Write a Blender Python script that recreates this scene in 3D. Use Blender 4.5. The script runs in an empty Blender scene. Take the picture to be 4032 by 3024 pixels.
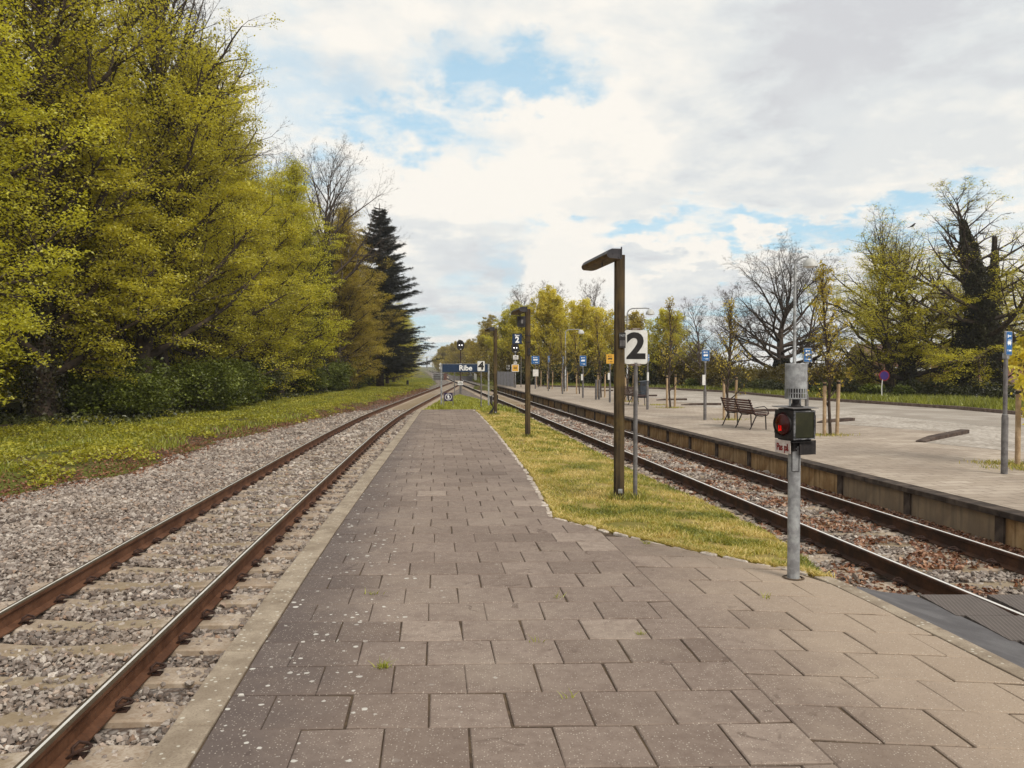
import bpy, bmesh, math, random
import numpy as np
from mathutils import Vector, Matrix, noise as mnoise
R = math.radians
sc = bpy.context.scene
TR = math.atan(0.1185)            # heading of the tracks, left of +Y
random.seed(7)

# ---------------------------------------------------------------- camera
FPX = 3140.0; EYE = 2.05; PITCH = math.atan(72 / FPX)
cd = bpy.data.cameras.new('camera'); cam = bpy.data.objects.new('camera', cd)
sc.collection.objects.link(cam); sc.camera = cam
cd.sensor_width = 36; cd.lens = 36 * FPX / 4032
cd.clip_start = 0.05; cd.clip_end = 5000
cam.location = (0, 0, EYE); cam.rotation_euler = (R(90) - PITCH, 0, 0)

def ray(u, v):
    """world direction seen at photo pixel (u, v); used to measure the place"""
    x = (u - 2016) / FPX; y = -(v - 1512) / FPX
    c, s = math.cos(PITCH), math.sin(PITCH)
    return Vector((x, c + y * s, -s + y * c))

# ---------------------------------------------------------------- world
SUN_EL, SUN_AZ = 42, 142          # azimuth from +Y clockwise
w = bpy.data.worlds.new('World'); sc.world = w; w.use_nodes = True
nt = w.node_tree; N = nt.nodes; L = nt.links; N.clear()

class G:
    """tiny node graph helper"""
    def __init__(s, tree): s.t = tree; s.n = tree.nodes; s.l = tree.links
    def node(s, typ, ins=None, **props):
        n = s.n.new(typ)
        for k, v in props.items(): setattr(n, k, v)
        for k, v in (ins or {}).items(): s.put(n.inputs[k], v)
        return n
    def put(s, sock, v):
        if isinstance(v, bpy.types.NodeSocket): s.l.new(v, sock)
        elif isinstance(v, (tuple, list)) and len(v) == 3 and len(sock.default_value) == 4: sock.default_value = (*v, 1)
        else: sock.default_value = v
    def m(s, op, a, b=0.0, c=None, clamp=False):
        n = s.node('ShaderNodeMath', {0: a, 1: b}, operation=op, use_clamp=clamp)
        if c is not None: s.put(n.inputs[2], c)
        return n.outputs[0]
    def vm(s, op, a, b=None):
        n = s.node('ShaderNodeVectorMath', {0: a}, operation=op)
        if b is not None: s.put(n.inputs[3 if op == 'SCALE' else 1], b)
        return n.outputs['Value' if op in ('LENGTH', 'DOT_PRODUCT') else 'Vector']
    def mix(s, f, a, b, blend='MIX'):
        n = s.node('ShaderNodeMix', data_type='RGBA', blend_type=blend)
        s.put(n.inputs[0], f); s.put(n.inputs[6], a); s.put(n.inputs[7], b)
        return n.outputs[2]
    def noise(s, vec, scale, detail=4, rough=0.55, out='Fac', dist=0.0):
        n = s.node('ShaderNodeTexNoise', {'Scale': scale, 'Detail': detail, 'Roughness': rough, 'Distortion': dist})
        if vec is not None: s.l.new(vec, n.inputs['Vector'])
        return n.outputs[out]
    def vor(s, vec, scale, out='Distance', feature='F1', rnd=1.0):
        n = s.node('ShaderNodeTexVoronoi', {'Scale': scale, 'Randomness': rnd}, feature=feature)
        if vec is not None: s.l.new(vec, n.inputs['Vector'])
        return n.outputs[out]
    def ss(s, x, a, b, lo=0.0, hi=1.0):
        n = s.node('ShaderNodeMapRange', {0: x, 1: a, 2: b, 3: lo, 4: hi}, interpolation_type='SMOOTHSTEP')
        return n.outputs[0]
    def ramp(s, x, pts):
        n = s.node('ShaderNodeValToRGB', {0: x}); e = n.color_ramp.elements
        while len(e) < len(pts): e.new(0.5)
        for i, (p, c) in enumerate(pts): e[i].position = p; e[i].color = (*c, 1)
        return n.outputs[0]

g = G(nt)
tc = g.node('ShaderNodeTexCoord').outputs['Generated']
dirn = g.vm('NORMALIZE', tc)
sky = g.node('ShaderNodeTexSky', sky_type='NISHITA', sun_disc=False, sun_elevation=R(SUN_EL), sun_rotation=R(SUN_AZ),
             air_density=1.0, dust_density=1.6, ozone_density=2.0).outputs[0]
sep = g.node('ShaderNodeSeparateXYZ', {0: dirn})
zz = g.m('ADD', g.m('MAXIMUM', sep.outputs[2], 0.0), 0.16)
proj = g.node('ShaderNodeCombineXYZ', {0: g.m('DIVIDE', sep.outputs[0], zz), 1: g.m('DIVIDE', sep.outputs[1], zz), 2: 0.0}).outputs[0]
warp = g.vm('SCALE', g.vm('SUBTRACT', g.noise(proj, 1.8, 6, 0.6, 'Color'), (0.5, 0.5, 0.5)), 0.26)
warp2 = g.vm('SCALE', g.vm('SUBTRACT', g.noise(dirn, 17, 6, 0.62, 'Color'), (0.5, 0.5, 0.5)), 0.10)
wd = g.vm('ADD', g.vm('ADD', dirn, warp), warp2)
def blob(u, v, a, b, lo=0.35, hi=1.15, src=None):
    c = ray(u, v).normalized()
    q = g.vm('MULTIPLY', g.vm('SUBTRACT', src or wd, tuple(c)), (1 / a, 1 / a, 1 / b))
    return g.ss(g.vm('LENGTH', q), lo, hi, 1.0, 0.0)
def vmax(lst):
    o = lst[0]
    for x in lst[1:]: o = g.m('MAXIMUM', o, x)
    return o
blue = vmax([blob(1950, 230, .13, .034), blob(1560, 470, .14, .045), blob(2090, 330, .11, .03), g.m('MULTIPLY', blob(1200, 340, .10, .07), .6),
             blob(2430, 915, .17, .026, .3, 1.1), blob(3250, 890, .26, .022, .3, 1.1), blob(3500, 900, .12, .024), blob(2700, 1330, .22, .03),
             g.m('MULTIPLY', blob(1560, 1330, .20, .05), .8), blob(1020, 720, .1, .05), g.m('MULTIPLY', blob(2120, 1090, .10, .04), .5)])
behind = g.m('MULTIPLY', g.ss(sep.outputs[1], .35, .1), g.ss(g.noise(proj, 0.9, 6, 0.6), .52, .66))
blue = g.m('MAXIMUM', blue, behind)
blue = g.m('MULTIPLY', blue, g.m('SUBTRACT', 1.0, blob(2240, 1070, .075, .07, .7, 1.0, g.vm('ADD', dirn, g.vm('SCALE', g.vm('SUBTRACT', g.noise(dirn, 26, 5, .6, 'Color'), (.5, .5, .5)), .055)))))
blue = g.m('MULTIPLY', blue, g.ss(g.noise(proj, 5.0, 7, 0.62), .34, .56, .25, 1.0))
fb = g.noise(proj, 2.1, 8, 0.6, dist=.4)
grey = vmax([blob(3500, 300, .32, .16, .1, 1.2), g.m('MULTIPLY', blob(1850, 1090, .24, .07), .75),
             g.m('MULTIPLY', blob(2650, 1150, .22, .06), .55), g.m('MULTIPLY', blob(3000, 700, .4, .05), .5)])
grey = g.m('ADD', g.m('MULTIPLY', grey, .75), g.ss(fb, .40, .68, 0, .55), clamp=True)
crisp = g.vm('ADD', dirn, g.vm('SCALE', g.vm('SUBTRACT', g.noise(dirn, 26, 5, .6, 'Color'), (.5, .5, .5)), .055))
bright = vmax([blob(2230, 1060, .065, .062, .75, 1.0, crisp), blob(2260, 1180, .11, .05, .7, 1.0, crisp), blob(2700, 985, .14, .026, .5, 1.1), blob(1900, 700, .30, .14, .1, 1.2),
               g.m('MULTIPLY', blob(3750, 620, .25, .1), .5)])
fine = g.ss(g.noise(proj, 6.5, 8, 0.62), .3, .7, -.22, .16)
lum = g.m('ADD', g.m('ADD', g.m('MULTIPLY', g.m('SUBTRACT', 1.0, grey), 1.0), g.m('MULTIPLY', bright, .5)), fine, clamp=True)
lum = g.m('MAXIMUM', lum, g.m('MULTIPLY', bright, .93))
cloud = g.ramp(lum, [(0.0, (4.1, 4.15, 4.3)), (0.35, (4.65, 4.8, 4.85)), (0.62, (5.25, 5.28, 5.12)), (1.0, (6.1, 5.85, 5.4))])
lowh = g.ss(sep.outputs[2], 0.0, 0.10)
blue = g.m('MULTIPLY', blue, g.ss(sep.outputs[2], -.01, .03, .5, 1.0))
skyc = g.mix(1.0, sky, (1.15, 1.35, 1.22), 'MULTIPLY')
skyc = g.mix(.72, skyc, (2.4, 4.1, 5.3))
col = g.mix(g.m('MULTIPLY', blue, .82), cloud, skyc)
bg = g.node('ShaderNodeBackground', {'Color': col, 'Strength': 0.1})
out = g.node('ShaderNodeOutputWorld', {'Surface': bg.outputs[0]})

sl = bpy.data.lights.new('sun', 'SUN'); so = bpy.data.objects.new('sun', sl); sc.collection.objects.link(so)
sl.energy = 1.8; sl.angle = R(22); sl.color = (1, .93, .81)
sd = Vector((math.sin(R(SUN_AZ)) * math.cos(R(SUN_EL)), math.cos(R(SUN_AZ)) * math.cos(R(SUN_EL)), math.sin(R(SUN_EL))))
so.rotation_euler = sd.to_track_quat('Z', 'Y').to_euler()
vs = sc.view_settings; vs.view_transform = 'Standard'; vs.look = 'None'; vs.gamma = 1; vs.exposure = 0.70; vs.use_curve_mapping = False
sc.render.engine = 'CYCLES'
sc.cycles.max_bounces = 6; sc.cycles.diffuse_bounces = 3; sc.cycles.glossy_bounces = 2; sc.cycles.transmission_bounces = 4
sc.cycles.transparent_max_bounces = 6; sc.cycles.volume_bounces = 0

# ---------------------------------------------------------------- helpers
COL = sc.collection
def link(o, parent=None):
    COL.objects.link(o)
    if parent is not None: o.parent = parent
    return o
def tag(o, label=None, cat=None, group=None, kind=None):
    if label: o['label'] = label
    if cat: o['category'] = cat
    if group: o['group'] = group
    if kind: o['kind'] = kind
    return o
def thing(name, label, cat, loc=(0, 0, 0), rz=0.0, group=None):
    o = bpy.data.objects.new(name, None); o.empty_display_size = .2
    link(o); o.location = loc; o.rotation_euler = (0, 0, rz)
    return tag(o, label, cat, group)
def copy_tree(o, parent=None):
    c = o.copy(); COL.objects.link(c)
    if parent is not None: c.parent = parent
    for ch in [k for k in bpy.data.objects if k.parent is o]: copy_tree(ch, c)
    return c
def copy_thing(o, loc, rz, label, scale=None):
    c = copy_tree(o); c.location = loc; c.rotation_euler = (0, 0, rz); c['label'] = label
    if scale: c.scale = (scale,) * 3 if not isinstance(scale, tuple) else scale
    return c

class MB:
    def __init__(s): s.v = []; s.f = []; s.mi = []; s.cur = 0
    def add(s, vs, fs):
        b = len(s.v); s.v += [tuple(q) for q in vs]; s.f += [tuple(b + i for i in q) for q in fs]; s.mi += [s.cur] * len(fs)
        return s
    def box(s, c, d, rz=0.0, M=None):
        x, y, z = d[0] / 2, d[1] / 2, d[2] / 2
        vs = [Vector((i * x, j * y, k * z)) for i in (-1, 1) for j in (-1, 1) for k in (-1, 1)]
        Mr = M if M is not None else Matrix.Rotation(rz, 3, 'Z')
        c = Vector(c)
        return s.add([Mr @ q + c for q in vs], [(0, 1, 3, 2), (4, 6, 7, 5), (0, 4, 5, 1), (2, 3, 7, 6), (0, 2, 6, 4), (1, 5, 7, 3)])
    def tube(s, pts, rad, n=10, caps=True):
        pts = [Vector(q) for q in pts]
        if not isinstance(rad, (list, tuple)): rad = [rad] * len(pts)
        rings = []; prev = None
        for i, q in enumerate(pts):
            d = (pts[min(i + 1, len(pts) - 1)] - pts[max(i - 1, 0)]).normalized()
            if prev is None:
                a = d.cross(Vector((0, 0, 1)) if abs(d.z) < .9 else Vector((0, 1, 0))).normalized()
            else:
                a = (prev - d * prev.dot(d)).normalized()
            prev = a; b = d.cross(a)
            rings.append([q + (a * math.cos(t) + b * math.sin(t)) * rad[i] for t in (2 * math.pi * k / n for k in range(n))])
        vs = [p for r in rings for p in r]; fs = []
        for i in range(len(pts) - 1):
            for k in range(n):
                k2 = (k + 1) % n; fs.append((i * n + k, i * n + k2, (i + 1) * n + k2, (i + 1) * n + k))
        if caps: fs += [tuple(reversed(range(n))), tuple(range((len(pts) - 1) * n, len(pts) * n))]
        return s.add(vs, fs)
    def lathe(s, prof, n=24, c=(0, 0, 0)):
        vs = [(c[0] + r * math.cos(2 * math.pi * k / n), c[1] + r * math.sin(2 * math.pi * k / n), c[2] + z) for r, z in prof for k in range(n)]
        fs = []
        for i in range(len(prof) - 1):
            for k in range(n):
                k2 = (k + 1) % n; fs.append((i * n + k, i * n + k2, (i + 1) * n + k2, (i + 1) * n + k))
        return s.add(vs, fs)
    def prism(s, poly, a, b, M=None):
        """poly in local x,z; extruded along y from a to b"""
        n = len(poly); vs = [Vector((x, a, z)) for x, z in poly] + [Vector((x, b, z)) for x, z in poly]
        if M is not None: vs = [M @ q for q in vs]
        fs = [tuple(range(n)), tuple(reversed(range(n, 2 * n)))] + [(i, i + n, (i + 1) % n + n, (i + 1) % n) for i in range(n)]
        return s.add(vs, fs)
    def build(s, name, mats, parent=None, smooth=False, bevel=0.0, loc=None, recalc=True):
        me = bpy.data.meshes.new(name); me.from_pydata(s.v, [], s.f)
        if not isinstance(mats, (list, tuple)): mats = [mats]
        for q in mats: me.materials.append(q)
        if len(mats) > 1: me.polygons.foreach_set('material_index', s.mi)
        if recalc or bevel:
            bm = bmesh.new(); bm.from_mesh(me)
            if recalc: bmesh.ops.recalc_face_normals(bm, faces=bm.faces)
            if bevel:
                es = [e for e in bm.edges if len(e.link_faces) == 2 and e.calc_face_angle(0) > .6]
                bmesh.ops.bevel(bm, geom=es, offset=bevel, segments=2, affect='EDGES', profile=.6, clamp_overlap=True)
            bm.to_mesh(me); bm.free()
        if smooth:
            me.polygons.foreach_set('use_smooth', [True] * len(me.polygons))
            try: me.set_sharp_from_angle(angle=R(40))
            except Exception: pass
        me.update()
        o = bpy.data.objects.new(name, me); link(o, parent)
        if loc is not None: o.location = loc
        return o

def np_mesh(name, V, F, mats, attr=None, smooth=False, midx=None):
    me = bpy.data.meshes.new(name)
    V = np.ascontiguousarray(V, dtype=np.float32); F = np.ascontiguousarray(F, dtype=np.int32)
    k = F.shape[1]; nf = F.shape[0]
    me.vertices.add(len(V)); me.vertices.foreach_set('co', V.ravel())
    me.loops.add(nf * k); me.loops.foreach_set('vertex_index', F.ravel())
    me.polygons.add(nf); me.polygons.foreach_set('loop_start', np.arange(0, nf * k, k, dtype=np.int32))
    if not isinstance(mats, (list, tuple)): mats = [mats]
    for q in mats: me.materials.append(q)
    if midx is not None: me.polygons.foreach_set('material_index', np.asarray(midx, dtype=np.int32))
    me.polygons.foreach_set('use_smooth', np.full(nf, smooth, dtype=bool))
    if attr is not None:
        a = me.attributes.new('v', 'FLOAT', 'FACE'); a.data.foreach_set('value', np.ascontiguousarray(attr, dtype=np.float32))
    me.update(calc_edges=True)
    return me
def np_obj(name, me, parent=None, kind=None):
    o = bpy.data.objects.new(name, me); link(o, parent)
    if kind: o['kind'] = kind
    return o
def tubes_np(S, sides=5):
    S = np.asarray(S, dtype=np.float64); p0, p1, r0, r1 = S[:, :3], S[:, 3:6], S[:, 6], S[:, 7]
    d = p1 - p0; d /= np.linalg.norm(d, axis=1, keepdims=True) + 1e-9
    ref = np.where(np.abs(d[:, 2:3]) < .9, np.array([[0, 0, 1.]]), np.array([[1., 0, 0]]))
    a = np.cross(d, ref); a /= np.linalg.norm(a, axis=1, keepdims=True); b = np.cross(d, a)
    t = np.arange(sides) * 2 * np.pi / sides
    ring = a[:, None] * np.cos(t)[None, :, None] + b[:, None] * np.sin(t)[None, :, None]
    V = np.concatenate([p0[:, None] + ring * r0[:, None, None], p1[:, None] + ring * r1[:, None, None]], 1)
    n = len(S); k = np.arange(sides); k2 = (k + 1) % sides
    F = np.stack([k, k2, k2 + sides, k + sides], 1)[None] + (np.arange(n) * 2 * sides)[:, None, None]
    return V.reshape(-1, 3), F.reshape(-1, 4)

# ---------------------------------------------------------------- materials
MATS = {}
def mat(name, fn):
    m = bpy.data.materials.new(name); m.use_nodes = True; m.node_tree.nodes.clear(); gg = G(m.node_tree)
    o = gg.node('ShaderNodeOutputMaterial'); gg.l.new(fn(gg), o.inputs['Surface']); MATS[name] = m
    return m
def obco(gg): return gg.node('ShaderNodeTexCoord').outputs['Object']
def worldco(gg): return gg.node('ShaderNodeNewGeometry').outputs['Position']
def pbsdf(gg, col, rough=.8, metal=0.0, bump=None, bs=.3, bd=.01, spec=.3, **kw):
    ins = {'Base Color': col, 'Roughness': rough, 'Metallic': metal, 'Specular IOR Level': spec}
    if bump is not None:
        ins['Normal'] = gg.node('ShaderNodeBump', {'Height': bump, 'Strength': bs, 'Distance': bd}).outputs[0]
    ins.update(kw)
    return gg.node('ShaderNodeBsdfPrincipled', ins).outputs[0]
def worn(name, c1, c2, scale=6, rough=.75, metal=0.0, fine=60, amt=.35, dirt=None):
    def f(gg):
        co = obco(gg); n = gg.noise(co, scale, 6, .6); n2 = gg.noise(co, fine, 4, .6)
        c = gg.mix(gg.ss(n, .38, .66), c1, c2)
        c = gg.mix(gg.m('MULTIPLY', gg.ss(n2, .45, .75), amt), c, dirt or tuple(x * .45 for x in c1))
        return pbsdf(gg, c, rough, metal, n2, .25, .004)
    return mat(name, f)
def leafmat(name, cols, trans=.35, rough=.6):
    """cols: ramp over the per-leaf value v"""
    def f(gg):
        v = gg.node('ShaderNodeAttribute', attribute_name='v').outputs['Fac']
        n = len(cols); c = gg.ramp(v, [(i / (n - 1), q) for i, q in enumerate(cols)])
        d = gg.node('ShaderNodeBsdfDiffuse', {'Color': c}).outputs[0]
        t = gg.node('ShaderNodeBsdfTranslucent', {'Color': gg.mix(1.0, c, (1.25, 1.15, .6), 'MULTIPLY')}).outputs[0]
        gl = gg.node('ShaderNodeBsdfGlossy', {'Color': (1, 1, 1), 'Roughness': .45}).outputs[0]
        a = gg.node('ShaderNodeMixShader', {0: trans, 1: d, 2: t}).outputs[0]
        return gg.node('ShaderNodeMixShader', {0: .035, 1: a, 2: gl}).outputs[0]
    return mat(name, f)

M_leaf = leafmat('beech leaf', [(.22, .20, .02), (.41, .38, .035), (.58, .545, .06), (.72, .69, .12)], .55)
M_leafb = leafmat('bright beech leaf', [(.26, .25, .015), (.45, .44, .03), (.60, .59, .06), (.73, .71, .13)], .55)
M_leafo = leafmat('olive leaf', [(.18, .14, .02), (.31, .24, .03), (.42, .34, .045), (.55, .46, .08)], .5)
M_leafy = leafmat('yellow leaf', [(.32, .28, .02), (.52, .46, .04), (.68, .61, .08), (.80, .73, .18)], .55)
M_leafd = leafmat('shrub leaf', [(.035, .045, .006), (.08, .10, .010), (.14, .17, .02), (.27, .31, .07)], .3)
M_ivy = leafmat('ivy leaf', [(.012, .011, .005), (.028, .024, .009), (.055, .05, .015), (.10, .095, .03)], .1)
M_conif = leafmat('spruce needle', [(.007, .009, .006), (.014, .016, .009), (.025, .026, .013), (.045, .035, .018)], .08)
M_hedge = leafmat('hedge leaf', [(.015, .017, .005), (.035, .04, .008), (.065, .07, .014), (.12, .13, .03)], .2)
M_thick = leafmat('thicket leaf', [(.07, .05, .012), (.13, .10, .018), (.19, .15, .025), (.27, .22, .04)], .35)
M_herb = leafmat('herb leaf', [(.13, .12, .012), (.26, .25, .018), (.40, .38, .03), (.52, .48, .07)], .4)
M_grassb = leafmat('grass blade', [(.12, .14, .02), (.25, .26, .04), (.42, .36, .08), (.62, .49, .20)], .3)
M_grasst = leafmat('tall grass blade', [(.09, .10, .01), (.17, .19, .02), (.26, .28, .03), (.36, .36, .06)], .35)
M_litter = leafmat('dead leaf', [(.07, .028, .015), (.17, .065, .032), (.28, .13, .07), (.42, .27, .18)], .1)
M_bark = worn('bark', (.035, .025, .018), (.085, .06, .045), 5, .9, fine=30)
M_barkg = worn('pale twig bark', (.07, .05, .04), (.13, .10, .085), 3, .9, fine=30)
# ---------------------------------------------------------------- layout lines (metres, measured from the photograph)
Z_PLAT, Z_FAR, Z_BAL, Z_SLP = 0.32, 0.25, -0.225, -0.178
def lerp_pts(P):
    xs = [p[0] for p in P]; ys = [p[1] for p in P]
    return lambda y: float(np.interp(y, xs, ys))
rt = lambda y: 5.74 - .1185 * y                       # right track centre
_ly = np.arange(-20, 140, .5)
_lx = np.interp(_ly, [-20, 0, 4, 9, 14, 19.3, 25, 31.6, 40, 50, 60, 80, 95, 99, 104, 108, 112, 117, 121, 140],
                [-1.6, -2.93, -3.27, -3.72, -4.12, -4.55, -4.97, -5.36, -5.65, -5.88, -6.09, -6.5, -6.8, -6.9, -7.08, -7.28, -7.54, -8.0, -8.6, rt(140)])
_k = np.exp(-np.linspace(-2, 2, 17) ** 2); _k /= _k.sum()
_lx = np.convolve(np.pad(_lx, 8, mode='reflect', reflect_type='odd'), _k, 'valid')
lt = lambda y: float(np.interp(y, _ly, _lx))
kerbL = lerp_pts([(-3, -.83), (0, -1.1), (3.4, -1.39), (4.83, -1.54), (6.63, -1.70), (8.96, -1.89), (14, -2.26), (20.9, -2.76), (32, -3.58)])
bordR = lerp_pts([(-3, 3.7), (2, 3.1), (4.5, 2.79), (5.77, 2.62), (6.45, 2.5), (6.75, 2.3), (7.05, 2.0), (7.45, 1.62), (8.1, 1.1), (8.75, .66), (9.05, .45),
                  (10.5, .38), (12.96, .235), (16, -.02), (20.9, -.44), (28.9, -1.22), (32, -1.58)])
grassR = lerp_pts([(6.3, 2.80), (6.9, 2.86), (7.6, 3.02), (8.9, 3.03), (11.2, 2.78), (13.4, 2.42), (16.4, 2.09), (23.5, 1.36), (31.6, .5), (41.9, -.75), (52, -2.6), (58.5, -3.8)])
grassL = lerp_pts([(6.3, 2.75), (31.6, -1.5), (32.2, -3.75), (38, -3.95), (45.7, -4.25), (58.5, -3.95)])
edgeL = lerp_pts([(-30, -10.0), (14, -9.1), (17, -8.3), (24, -8.9), (29, -8.6), (41, -8.15), (62, -8.25), (80, -8.6), (105, -9.7), (140, rt(140) - 3.0), (600, rt(600) - 3)])
farX = lambda y: 7.34 - .1215 * y
Y_FEND = 75.4
roadR = lerp_pts([(-20, 30), (10, 22.5), (20, 19.6), (28, 18.6), (33, 18.3), (36.6, 17.3), (43.5, 15.2), (53, 14.6), (61, 11.4), (65, 6.5), (69, 2.3), (70, -2), (76, -4)])

def gh(x, y):
    e = edgeL(y); n = mnoise.noise(Vector((x * .35, y * .35, 0))) * .07
    if x < e:
        return -.30 + min((e - x) / 1.2, 1) * .24 + n + max(0, min((e - x - 3) / 6, 1)) * .15
    r = roadR(y)
    if y < 76 and x < r: return -.5
    if y < 76:
        d = x - r
        return .17 + n - 3.4 * min(max((d - 11) / 16, 0), 1)
    if x > rt(y) + 2.6:
        d = x - rt(y) - 2.6
        z = -.30 + min(d / 1.5, 1) * .3 + n
        f = min(max((x - 12) / 14, 0), 1)
        return z - 3.2 * f
    return -.42

def ground_colors(g, co):
    n = g.noise(co, .55, 5, .65); n2 = g.noise(co, 9, 5, .65)
    gr = g.mix(n2, (.045, .060, .010), (.15, .15, .02))
    so = g.mix(n2, (.055, .035, .02), (.13, .085, .05))
    return g.mix(g.ss(n, .46, .60), gr, so), n2
def f_ground(g):
    c, n2 = ground_colors(g, worldco(g)); return pbsdf(g, c, .95, bump=n2, bs=.8, bd=.05)
M_ground = mat('ground soil and grass', f_ground)
xs = np.concatenate([[-400, -250, -160, -110, -80, -60, -50, -42, -36, -31], np.arange(-28, 30, .5), [31, 33, 36, 40, 45, 52, 60, 75, 95, 130, 180, 260, 400]])
ys = np.concatenate([[-60, -30, -15, -8], np.arange(-4, 90, .8), np.arange(90, 150, 2.5), [155, 165, 180, 200, 230, 270, 330, 400, 500, 650, 900, 1300]])
V = np.array([(x, y, gh(x, y)) for y in ys for x in xs]); nx = len(xs)
F = np.array([(j * nx + i, j * nx + i + 1, (j + 1) * nx + i + 1, (j + 1) * nx + i) for j in range(len(ys) - 1) for i in range(nx - 1)])
np_obj('ground', np_mesh('ground', V, F, M_ground, smooth=True), kind='structure')

# ---------------------------------------------------------------- ballast bed
def f_ballast(g):
    co = worldco(g)
    c = g.vor(co, 22, 'Color'); s = g.node('ShaderNodeSeparateColor', {0: c}).outputs[0]
    d = g.vor(co, 22, 'Distance')
    col = g.ramp(s, [(0, (.11, .09, .08)), (.35, (.19, .165, .15)), (.7, (.26, .23, .21)), (1, (.37, .33, .30))])
    col = g.mix(g.ss(d, .3, .8), col, (.10, .07, .055))
    br = g.ss(g.noise(co, .9, 4, .6), .50, .72)
    col = g.mix(g.m('MULTIPLY', br, .5), col, (.15, .085, .05))
    return pbsdf(g, col, .9, bump=g.m('SUBTRACT', 1.0, d), bs=1.0, bd=.03)
M_ballast = mat('ballast gravel', f_ballast)
rows = list(np.arange(-8, 60, 1.0)) + list(np.arange(60, 150, 3.0)) + [160, 180, 220, 280, 360, 480]
V = []; F = []
for y in rows:
    a = edgeL(y) - .3 if y < 122 else rt(y) - 2.9
    b = farX(y) + .05 if y < Y_FEND else rt(y) + 2.6
    for i in range(25):
        t = i / 24; x = a + (b - a) * t
        z = Z_BAL
        if y < 200: z -= .09 * max(0, 1 - (x - a) / 1.6) + (0 if y < Y_FEND else .09 * max(0, 1 - (b - x) / 1.0))
        V.append((x, y, z + mnoise.noise(Vector((x * 1.5, y * 1.5, 3))) * .012))
for j in range(len(rows) - 1):
    for i in range(24): F.append((j * 25 + i, j * 25 + i + 1, (j + 1) * 25 + i + 1, (j + 1) * 25 + i))
np_obj('ballast_bed', np_mesh('ballast_bed', np.array(V), np.array(F), M_ballast, smooth=True), kind='structure')

# ---------------------------------------------------------------- loose stones (one mesh of real stones)
rng = np.random.default_rng(3)
def ico():
    p = (1 + 5 ** .5) / 2
    v = np.array([(-1, p, 0), (1, p, 0), (-1, -p, 0), (1, -p, 0), (0, -1, p), (0, 1, p), (0, -1, -p), (0, 1, -p), (p, 0, -1), (p, 0, 1), (-p, 0, -1), (-p, 0, 1)]) / math.hypot(1, p)
    f = np.array([(0, 11, 5), (0, 5, 1), (0, 1, 7), (0, 7, 10), (0, 10, 11), (1, 5, 9), (5, 11, 4), (11, 10, 2), (10, 7, 6), (7, 1, 8),
                  (3, 9, 4), (3, 4, 2), (3, 2, 6), (3, 6, 8), (3, 8, 9), (4, 9, 5), (2, 4, 11), (6, 2, 10), (8, 6, 7), (9, 8, 1)])
    return v, f
IV, IF = ico()
def rot_rand(n):
    q = rng.normal(size=(n, 4)); q /= np.linalg.norm(q, axis=1, keepdims=True); a, b, c, d = q.T
    return np.stack([1 - 2 * (c * c + d * d), 2 * (b * c - a * d), 2 * (b * d + a * c), 2 * (b * c + a * d), 1 - 2 * (b * b + d * d), 2 * (c * d - a * b),
                     2 * (b * d - a * c), 2 * (c * d + a * b), 1 - 2 * (b * b + c * c)], 1).reshape(-1, 3, 3)
def stones(P, size):
    n = len(P); sh = IV[None] * rng.uniform(.50, 1.42, (n, 12, 1)) * rng.uniform(.5, 1.3, (n, 1, 3))
    Vv = np.einsum('nij,nkj->nki', rot_rand(n), sh) * np.asarray(size)[:, None, None]
    Vv[:, :, 2] *= .8
    Vv += P[:, None]
    Fv = IF[None] + (np.arange(n) * 12)[:, None, None]
    return Vv.reshape(-1, 3), Fv.reshape(-1, 3)
def f_stone(g):
    v = g.node('ShaderNodeAttribute', attribute_name='v').outputs['Fac']; n = g.noise(worldco(g), 60, 4, .6)
    c = g.ramp(v, [(0, (.10, .082, .075)), (.20, (.18, .155, .142)), (.42, (.27, .235, .215)), (.60, (.35, .31, .28)), (.80, (.46, .42, .38)), (.90, (.31, .20, .14)), (1, (.60, .55, .50))])
    c = g.mix(g.ss(n, .35, .75, 0, .6), c, (.16, .10, .065)); c = g.mix(g.ss(g.noise(worldco(g), 1.3, 4, .6), .42, .66, .04, .30), c, (.26, .20, .15))
    wx = g.node('ShaderNodeSeparateXYZ', {0: worldco(g)}).outputs[0]
    return pbsdf(g, c, .8, bump=n, bs=.3, bd=.004)
M_stone = mat('ballast stone', f_stone)
rtv = lambda y: 5.74 - .1185 * y
ltv = lambda y: np.interp(y, _ly, _lx)
SLP = .62
def in_frame(P, m=60):
    u = 2016 + P[:, 0] / P[:, 1] * FPX; v = 1440 + (EYE - P[:, 2]) / P[:, 1] * FPX
    return (u > -m) & (u < 4032 + m) & (v < 3024 + 2 * m)
allV = []; allF = []; allA = []; off = 0
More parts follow.
